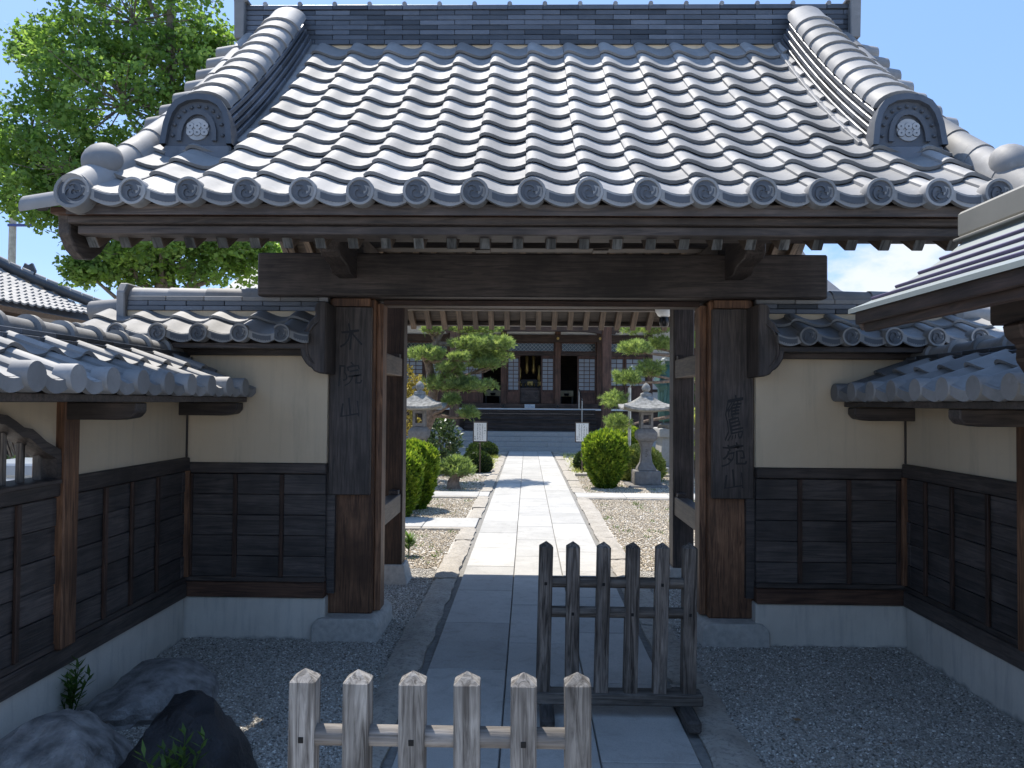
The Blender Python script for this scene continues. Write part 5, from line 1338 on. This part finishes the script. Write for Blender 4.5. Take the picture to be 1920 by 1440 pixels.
# transom lights with diagonal lattice
for a, b in ((-.772, 1.003), (1.223, 2.543), (-2.718, -.995), (2.775, 4.398), (-4.69, -2.955)):
    tr = box('transom_window', a, b, DY+.03, DY+.04, 3.478, 3.842, GLASS, hall, 0)
    for z0, z1 in ((3.477, 3.515), (3.805, 3.843)): box('transom_rail', a+.001, b-.001, DY-.01, DY+.029, z0, z1, HRED, tr, .003)
    for x0, x1 in ((a+.001, a+.045), (b-.045, b-.001)): box('transom_stile', x0, x1, DY-.012, DY+.028, 3.516, 3.804, HRED, tr, .003)
    bm = bmesh.new(); x = a-.15; k = .145
    while x < b:
        for sg in (1, -1):
            xa, xb = (x, x+.288) if sg > 0 else (x+.288, x); za, zb = 3.516, 3.804
            ca, cb = max(min(xa, xb), a+.046), min(max(xa, xb), b-.046)
            if cb-ca > .02:
                f = lambda q: za+(q-xa)/(xb-xa)*(zb-za)
                p = [(ca, f(ca)), (cb, f(cb))]; hw = .006
                v = [bm.verts.new((p[0][0], DY+.024, p[0][1]-hw)), bm.verts.new((p[1][0], DY+.024, p[1][1]-hw)), bm.verts.new((p[1][0], DY+.024, p[1][1]+hw)), bm.verts.new((p[0][0], DY+.024, p[0][1]+hw))]; bm.faces.new(v)
        x += k
    link('diagonal_lattice', finish(bm, 'diagonal_lattice', GRAN), tr)
# room behind the doors
for nm, x0, x1, y0, y1, z0, z1 in (('room_floor', -4.8, 4.5, DY+.15, 33.5, 1.50, 1.56), ('room_back', -4.8, 4.5, 33.5, 33.6, 1.4, 4.9), ('room_ceiling', -4.8, 4.5, DY+.15, 33.5, 4.3, 4.36), ('room_side', -4.9, -4.8, DY+.15, 33.5, .62, 4.9), ('room_side', 4.5, 4.6, DY+.15, 33.5, .62, 4.9)):
    box(nm, x0, x1, y0, y1, z0, z1, HX, hall, 0)
for x0, x1, mir in ((4.61, 9.5, 0), (-9, -4.91, 1)):     # plastered wings
    box('side_panel', x0, x1, 30.0, 30.1, .61, 5.0, WHITE, hall, 0)
    for z in (1.55, 2.05, 3.9): box('side_rail', x0, x1, 29.93, 30.05, z, z+.11, HX, hall, .004)
    for x in (x0+.1, x0+1.9, x0+3.7): box('side_post', x-.09, x+.09, 29.9, 30.06, .612, 5.0, HZ, hall, .006)
box('white_panel', -4.69, -3.0, DY-.05, DY-.03, 4.12, 4.85, WHITE, hall, 0)
rp = [(24.9, 5.02), (26.5, 5.55), (28.5, 6.5), (30.5, 7.9), (32.2, 9.6), (33.2, 11.0), (34.2, 9.6), (36, 7.9), (38, 6.5), (40, 5.4)]
prism('hall_roof', rp+[(y, z-.18) for y, z in rp[::-1]], 'x', -10.5, 10.7, TILE_D, hall)
for i in range(60): box('eave_rafter', -10.2+i*.35, -10.11+i*.35, 25.0, 27.2, 4.86, 4.95, HX, hall, .004, None)
hr = thing('handrail', (1.9, 27, 0), 'slim metal handrail standing on the wooden steps of the hall', 'handrail')
tube('rail_post', [(1.90, 26.75, .80), (1.90, 26.75, 1.75)], .018, STEEL, hr, 8); tube('rail_post', [(1.84, 27.45, 1.395), (1.84, 27.45, 2.12)], .018, STEEL, hr, 8)
tube('top_rail', [(1.90, 26.70, 1.70), (1.84, 27.50, 2.12)], .02, BLACKM, hr, 8)
sg_ = thing('floor_sign', (.09, 28.2, 1.4), 'small white and blue notice propped on the veranda edge before the doors', 'sign')
pn = box('panel', -.10, .28, 28.26, 28.272, 1.405, 1.545, SIGNW, sg_, .003)
marks('writing', [(-.07+.022*i, 1.535, 1.495) for i in range(9)], 0, 0, 28.259, 0, 0, SIGNB, pn, 8, .016); marks('writing', [(-.02+.03*i, 1.475, 1.43) for i in range(9)], 0, 0, 28.259, 0, 0, SIGNB, pn, 9, .011)
ob_ = thing('offering_box', (.1, 28.8, 1.56), 'wooden offering box with brush characters in the central doorway', 'box')
fr_ = box('front_panel', -.27, .475, 28.70, 28.74, 1.60, 2.10, wood('offering_wood', (.05, .035, .03), (.16, .125, .11), 'x', fine=.5), ob_, .006)
OW = bpy.data.materials['offering_wood']
box('side_board', -.27, -.235, 28.742, 29.1, 1.56, 2.10, OW, ob_, .004); box('side_board', .44, .475, 28.742, 29.1, 1.56, 2.10, OW, ob_, .004); box('rim', -.29, .495, 28.68, 28.73, 2.101, 2.15, OW, ob_, .006)
for i in range(7): box('slat', -.23, .435, 28.76+.05*i, 28.785+.05*i, 2.07, 2.10, OW, ob_, .003)
glyphs('inscription', '孝', .31, 28.698, 2.02, .20, INK, fr_, 1, .002); glyphs('inscription', '心', .02, 28.698, 2.0, .18, INK, fr_, 1, .002); glyphs('inscription', '洗', -.16, 28.698, 2.01, .18, INK, fr_, 1, .002)
al = thing('altar', (.1, 31, 1.56), 'black and gold altar with hanging gilt ornaments seen through the central doorway', 'altar')
box('altar_table', -.75, .95, 30.6, 31.4, 1.562, 2.25, BLACKM, al, .01); box('altar_step', -.55, .75, 31.0, 31.8, 2.251, 2.55, BLACKM, al, .01)
for x, z0, z1 in ((-.03, 2.75, 3.5), (.235, 2.75, 3.5), (.455, 2.45, 3.1), (-.30, 2.5, 3.0)):
    bm = bmesh.new(); bm_tube(bm, [(x, 30.5, z1), (x, 30.5, z1-.1), (x, 30.5, (z0+z1)/2), (x, 30.5, z0+.12), (x, 30.5, z0)], [.03, .07, .05, .085, .03], 10)
    link('hanging_ornament', finish(bm, 'hanging_ornament', GOLD, 40), al)
for i in range(7): link('offering_stand', lathe_mesh('offering_stand', [(.05, 0), (.02, .03), (.02, .08), (.06, .12)], 10, GOLD), al, (-.42+i*.17, 30.7+.05*(i % 2), 2.252))
for x in (-.5, .0, .42): box('gilt_panel', x, x+.22, 30.985, 30.998, 2.30, 2.46, GOLD, al, .004)
for lab, x0, x1 in (('low table under a pale cloth in the doorway left of the altar', -1.62, -1.02), ('low table under a pale cloth in the doorway right of the altar', 1.24, 1.75)):
    tb_ = thing('low_table', ((x0+x1)/2, 29.6, 1.56), lab, 'table', 'tables in the hall doorways')
    box('cloth', x0, x1, 29.4, 29.8, 1.85, 2.07, TATAMI, tb_, .01); box('table_top', x0-.02, x1+.02, 29.38, 29.82, 2.071, 2.10, BLACKM, tb_, .004)
    for x in (x0+.03, x1-.03): box('leg', x-.03, x+.03, 29.45, 29.52, 1.562, 1.849, BLACKM, tb_, .004)
    link('bowl', lathe_mesh('bowl', [(.04, 1.87), (.07, 1.88), (.10, 1.93), (.105, 1.97)], 14, BLACKM), tb_, ((x0+x1)/2, 29.36, 0))

# ================================================================ BEYOND THE LEFT WALL
tb2 = thing('temple_building', (-15, 16, 0), 'tiled temple building with a sweeping hip roof beyond the left wall', 'building')
def zc(t): return 3.80+.50*t+.055*t*t
bm = bmesh.new(); TWF, TS = .29, .26
nr = 22
for r in range(nr):
    t0, t1 = r*TS*.8, (r+1.15)*TS*.8
    for c in range(46):
        y = 22.0-(c+1)*TWF
        if y+TWF > 22.0-t0: continue
        pf_ = [(0, .035), (.15, .055), (.3, .035), (.6, .0), (1, .012)]
        lift = .25*math.exp(-(22-y)/2.2)*max(0, 1-t0/2)
        a = [bm.verts.new((-12-t0, y+TWF*(1-u), zc(t0)+z+.035+lift)) for u, z in pf_]; b = [bm.verts.new((-12-t1, y+TWF*(1-u), zc(t1)+z+lift*.7)) for u, z in pf_]
        d = [bm.verts.new((-12-t0, y+TWF*(1-u), zc(t0)+z-.01+lift)) for u, z in pf_]
        for i in range(4):
            bm.faces.new((a[i], a[i+1], b[i+1], b[i])); bm.faces.new((d[i], d[i+1], a[i+1], a[i]))
tl = link('roof_tiles', finish(bm, 'roof_tiles', TILE, 50), tb2); tag(tl, kind='stuff')
ts = np.linspace(0, 4.6, 14)
hp = [(-12-t, 22.0-t, zc(t)+.15+.22*max(0, 1-t/2)) for t in ts]
hb = link('hip_ridge', finish((lambda b: (bm_tube(b, hp, .13, 10), b)[1])(bmesh.new()), 'hip_ridge', NOSHI, 40), tb2)
for i in range(22):
    f = i/22*(len(hp)-1); j = int(f); p = Vector(hp[j]).lerp(Vector(hp[min(j+1, len(hp)-1)]), f-j)
    d = (Vector(hp[min(j+1, len(hp)-1)])-Vector(hp[j])).normalized()
    bmz = bmesh.new(); bm_tube(bmz, [p+Vector((0, 0, .10)), p+d*.27+Vector((0, 0, .10))], [.10, .092], 10)
    link('cap_tile', finish(bmz, 'cap_tile', TILE, 40), hb)
for t in (1.6, 4.5): 
    p = Vector((-12-t, 22.0-t, zc(t)+.30)); prism('ogre_tile', [(p.x-.16, p.z-.2), (p.x+.16, p.z-.2), (p.x+.2, p.z+.05), (p.x+.1, p.z+.26), (p.x, p.z+.2), (p.x-.1, p.z+.26), (p.x-.2, p.z+.05)], 'y', p.y+.16, p.y+.24, NOSHI, tb2, .01)
tq = [4.5*i/8 for i in range(9)]; bs = [v for t_ in tq for v in ((-12-t_, 8, zc(t_)-.07), (-12-t_, 22-t_, zc(t_)-.07))]
link('roof_deck', pydata('roof_deck', bs, [(2*i, 2*i+1, 2*i+3, 2*i+2) for i in range(8)], TILE_D), tb2)
sv = [(-12, 8, 3.73), (-12, 22, 3.73), (-16.5, 17.5, 3.75), (-16.5, 8, 3.75), (-12.1, 8, 3.62), (-12.1, 22, 3.62), (-13.4, 20.6, 3.75), (-13.4, 8, 3.75)]
link('roof_bed', pydata('roof_bed', sv, [(4, 5, 1, 0), (7, 6, 5, 4)], HX), tb2)
back = [(-12, 22, 3.73), (-16.5, 17.5, zc(4.5)-.1), (-21, 22, 3.73), (-16.5, 17.5, zc(4.5)-.1)]
link('rear_slope', pydata('rear_slope', back, [(0, 2, 1)], TILE_D), tb2)
box('ridge', -16.8, -16.2, 6, 17.6, zc(4.5), zc(4.5)+.7, NOSHI, tb2, .03)
box('wall', -16, -13.4, 8, 20.6, 0, 3.75, HX, tb2, .01)
for i in range(8): box('wall_post', -13.45, -13.28, 8.5+i*1.6, 8.68+i*1.6, 0, 3.74, HZ, tb2, .01)
up_ = thing('utility_pole', (-20.5, 30, 0), 'concrete utility pole with a short blue crossarm at the left edge', 'pole')
link('pole_shaft', lathe_mesh('pole_shaft', [(.17, -.1), (.12, 10.6)], 14, POLEM), up_, (-20.5, 30, 0))
box('crossarm', -20.62, -19.62, 29.85, 29.95, 8.42, 8.52, POLEB, up_, .01)
box('insulator', -19.75, -19.68, 29.86, 29.94, 8.521, 8.64, WHITE, up_, .01); box('insulator', -20.2, -20.13, 29.86, 29.94, 8.521, 8.64, WHITE, up_, .01)
tk = thing('storage_box', (-3.75, 5.9, 0), 'pale storage box seen through the arched lattice window', 'box')
box('box_body', -4.1, -3.45, 5.65, 6.2, -.02, 1.02, WHITE, tk, .02); box('box_lid', -4.13, -3.42, 5.62, 6.23, 1.021, 1.12, PAPER, tk, .015)
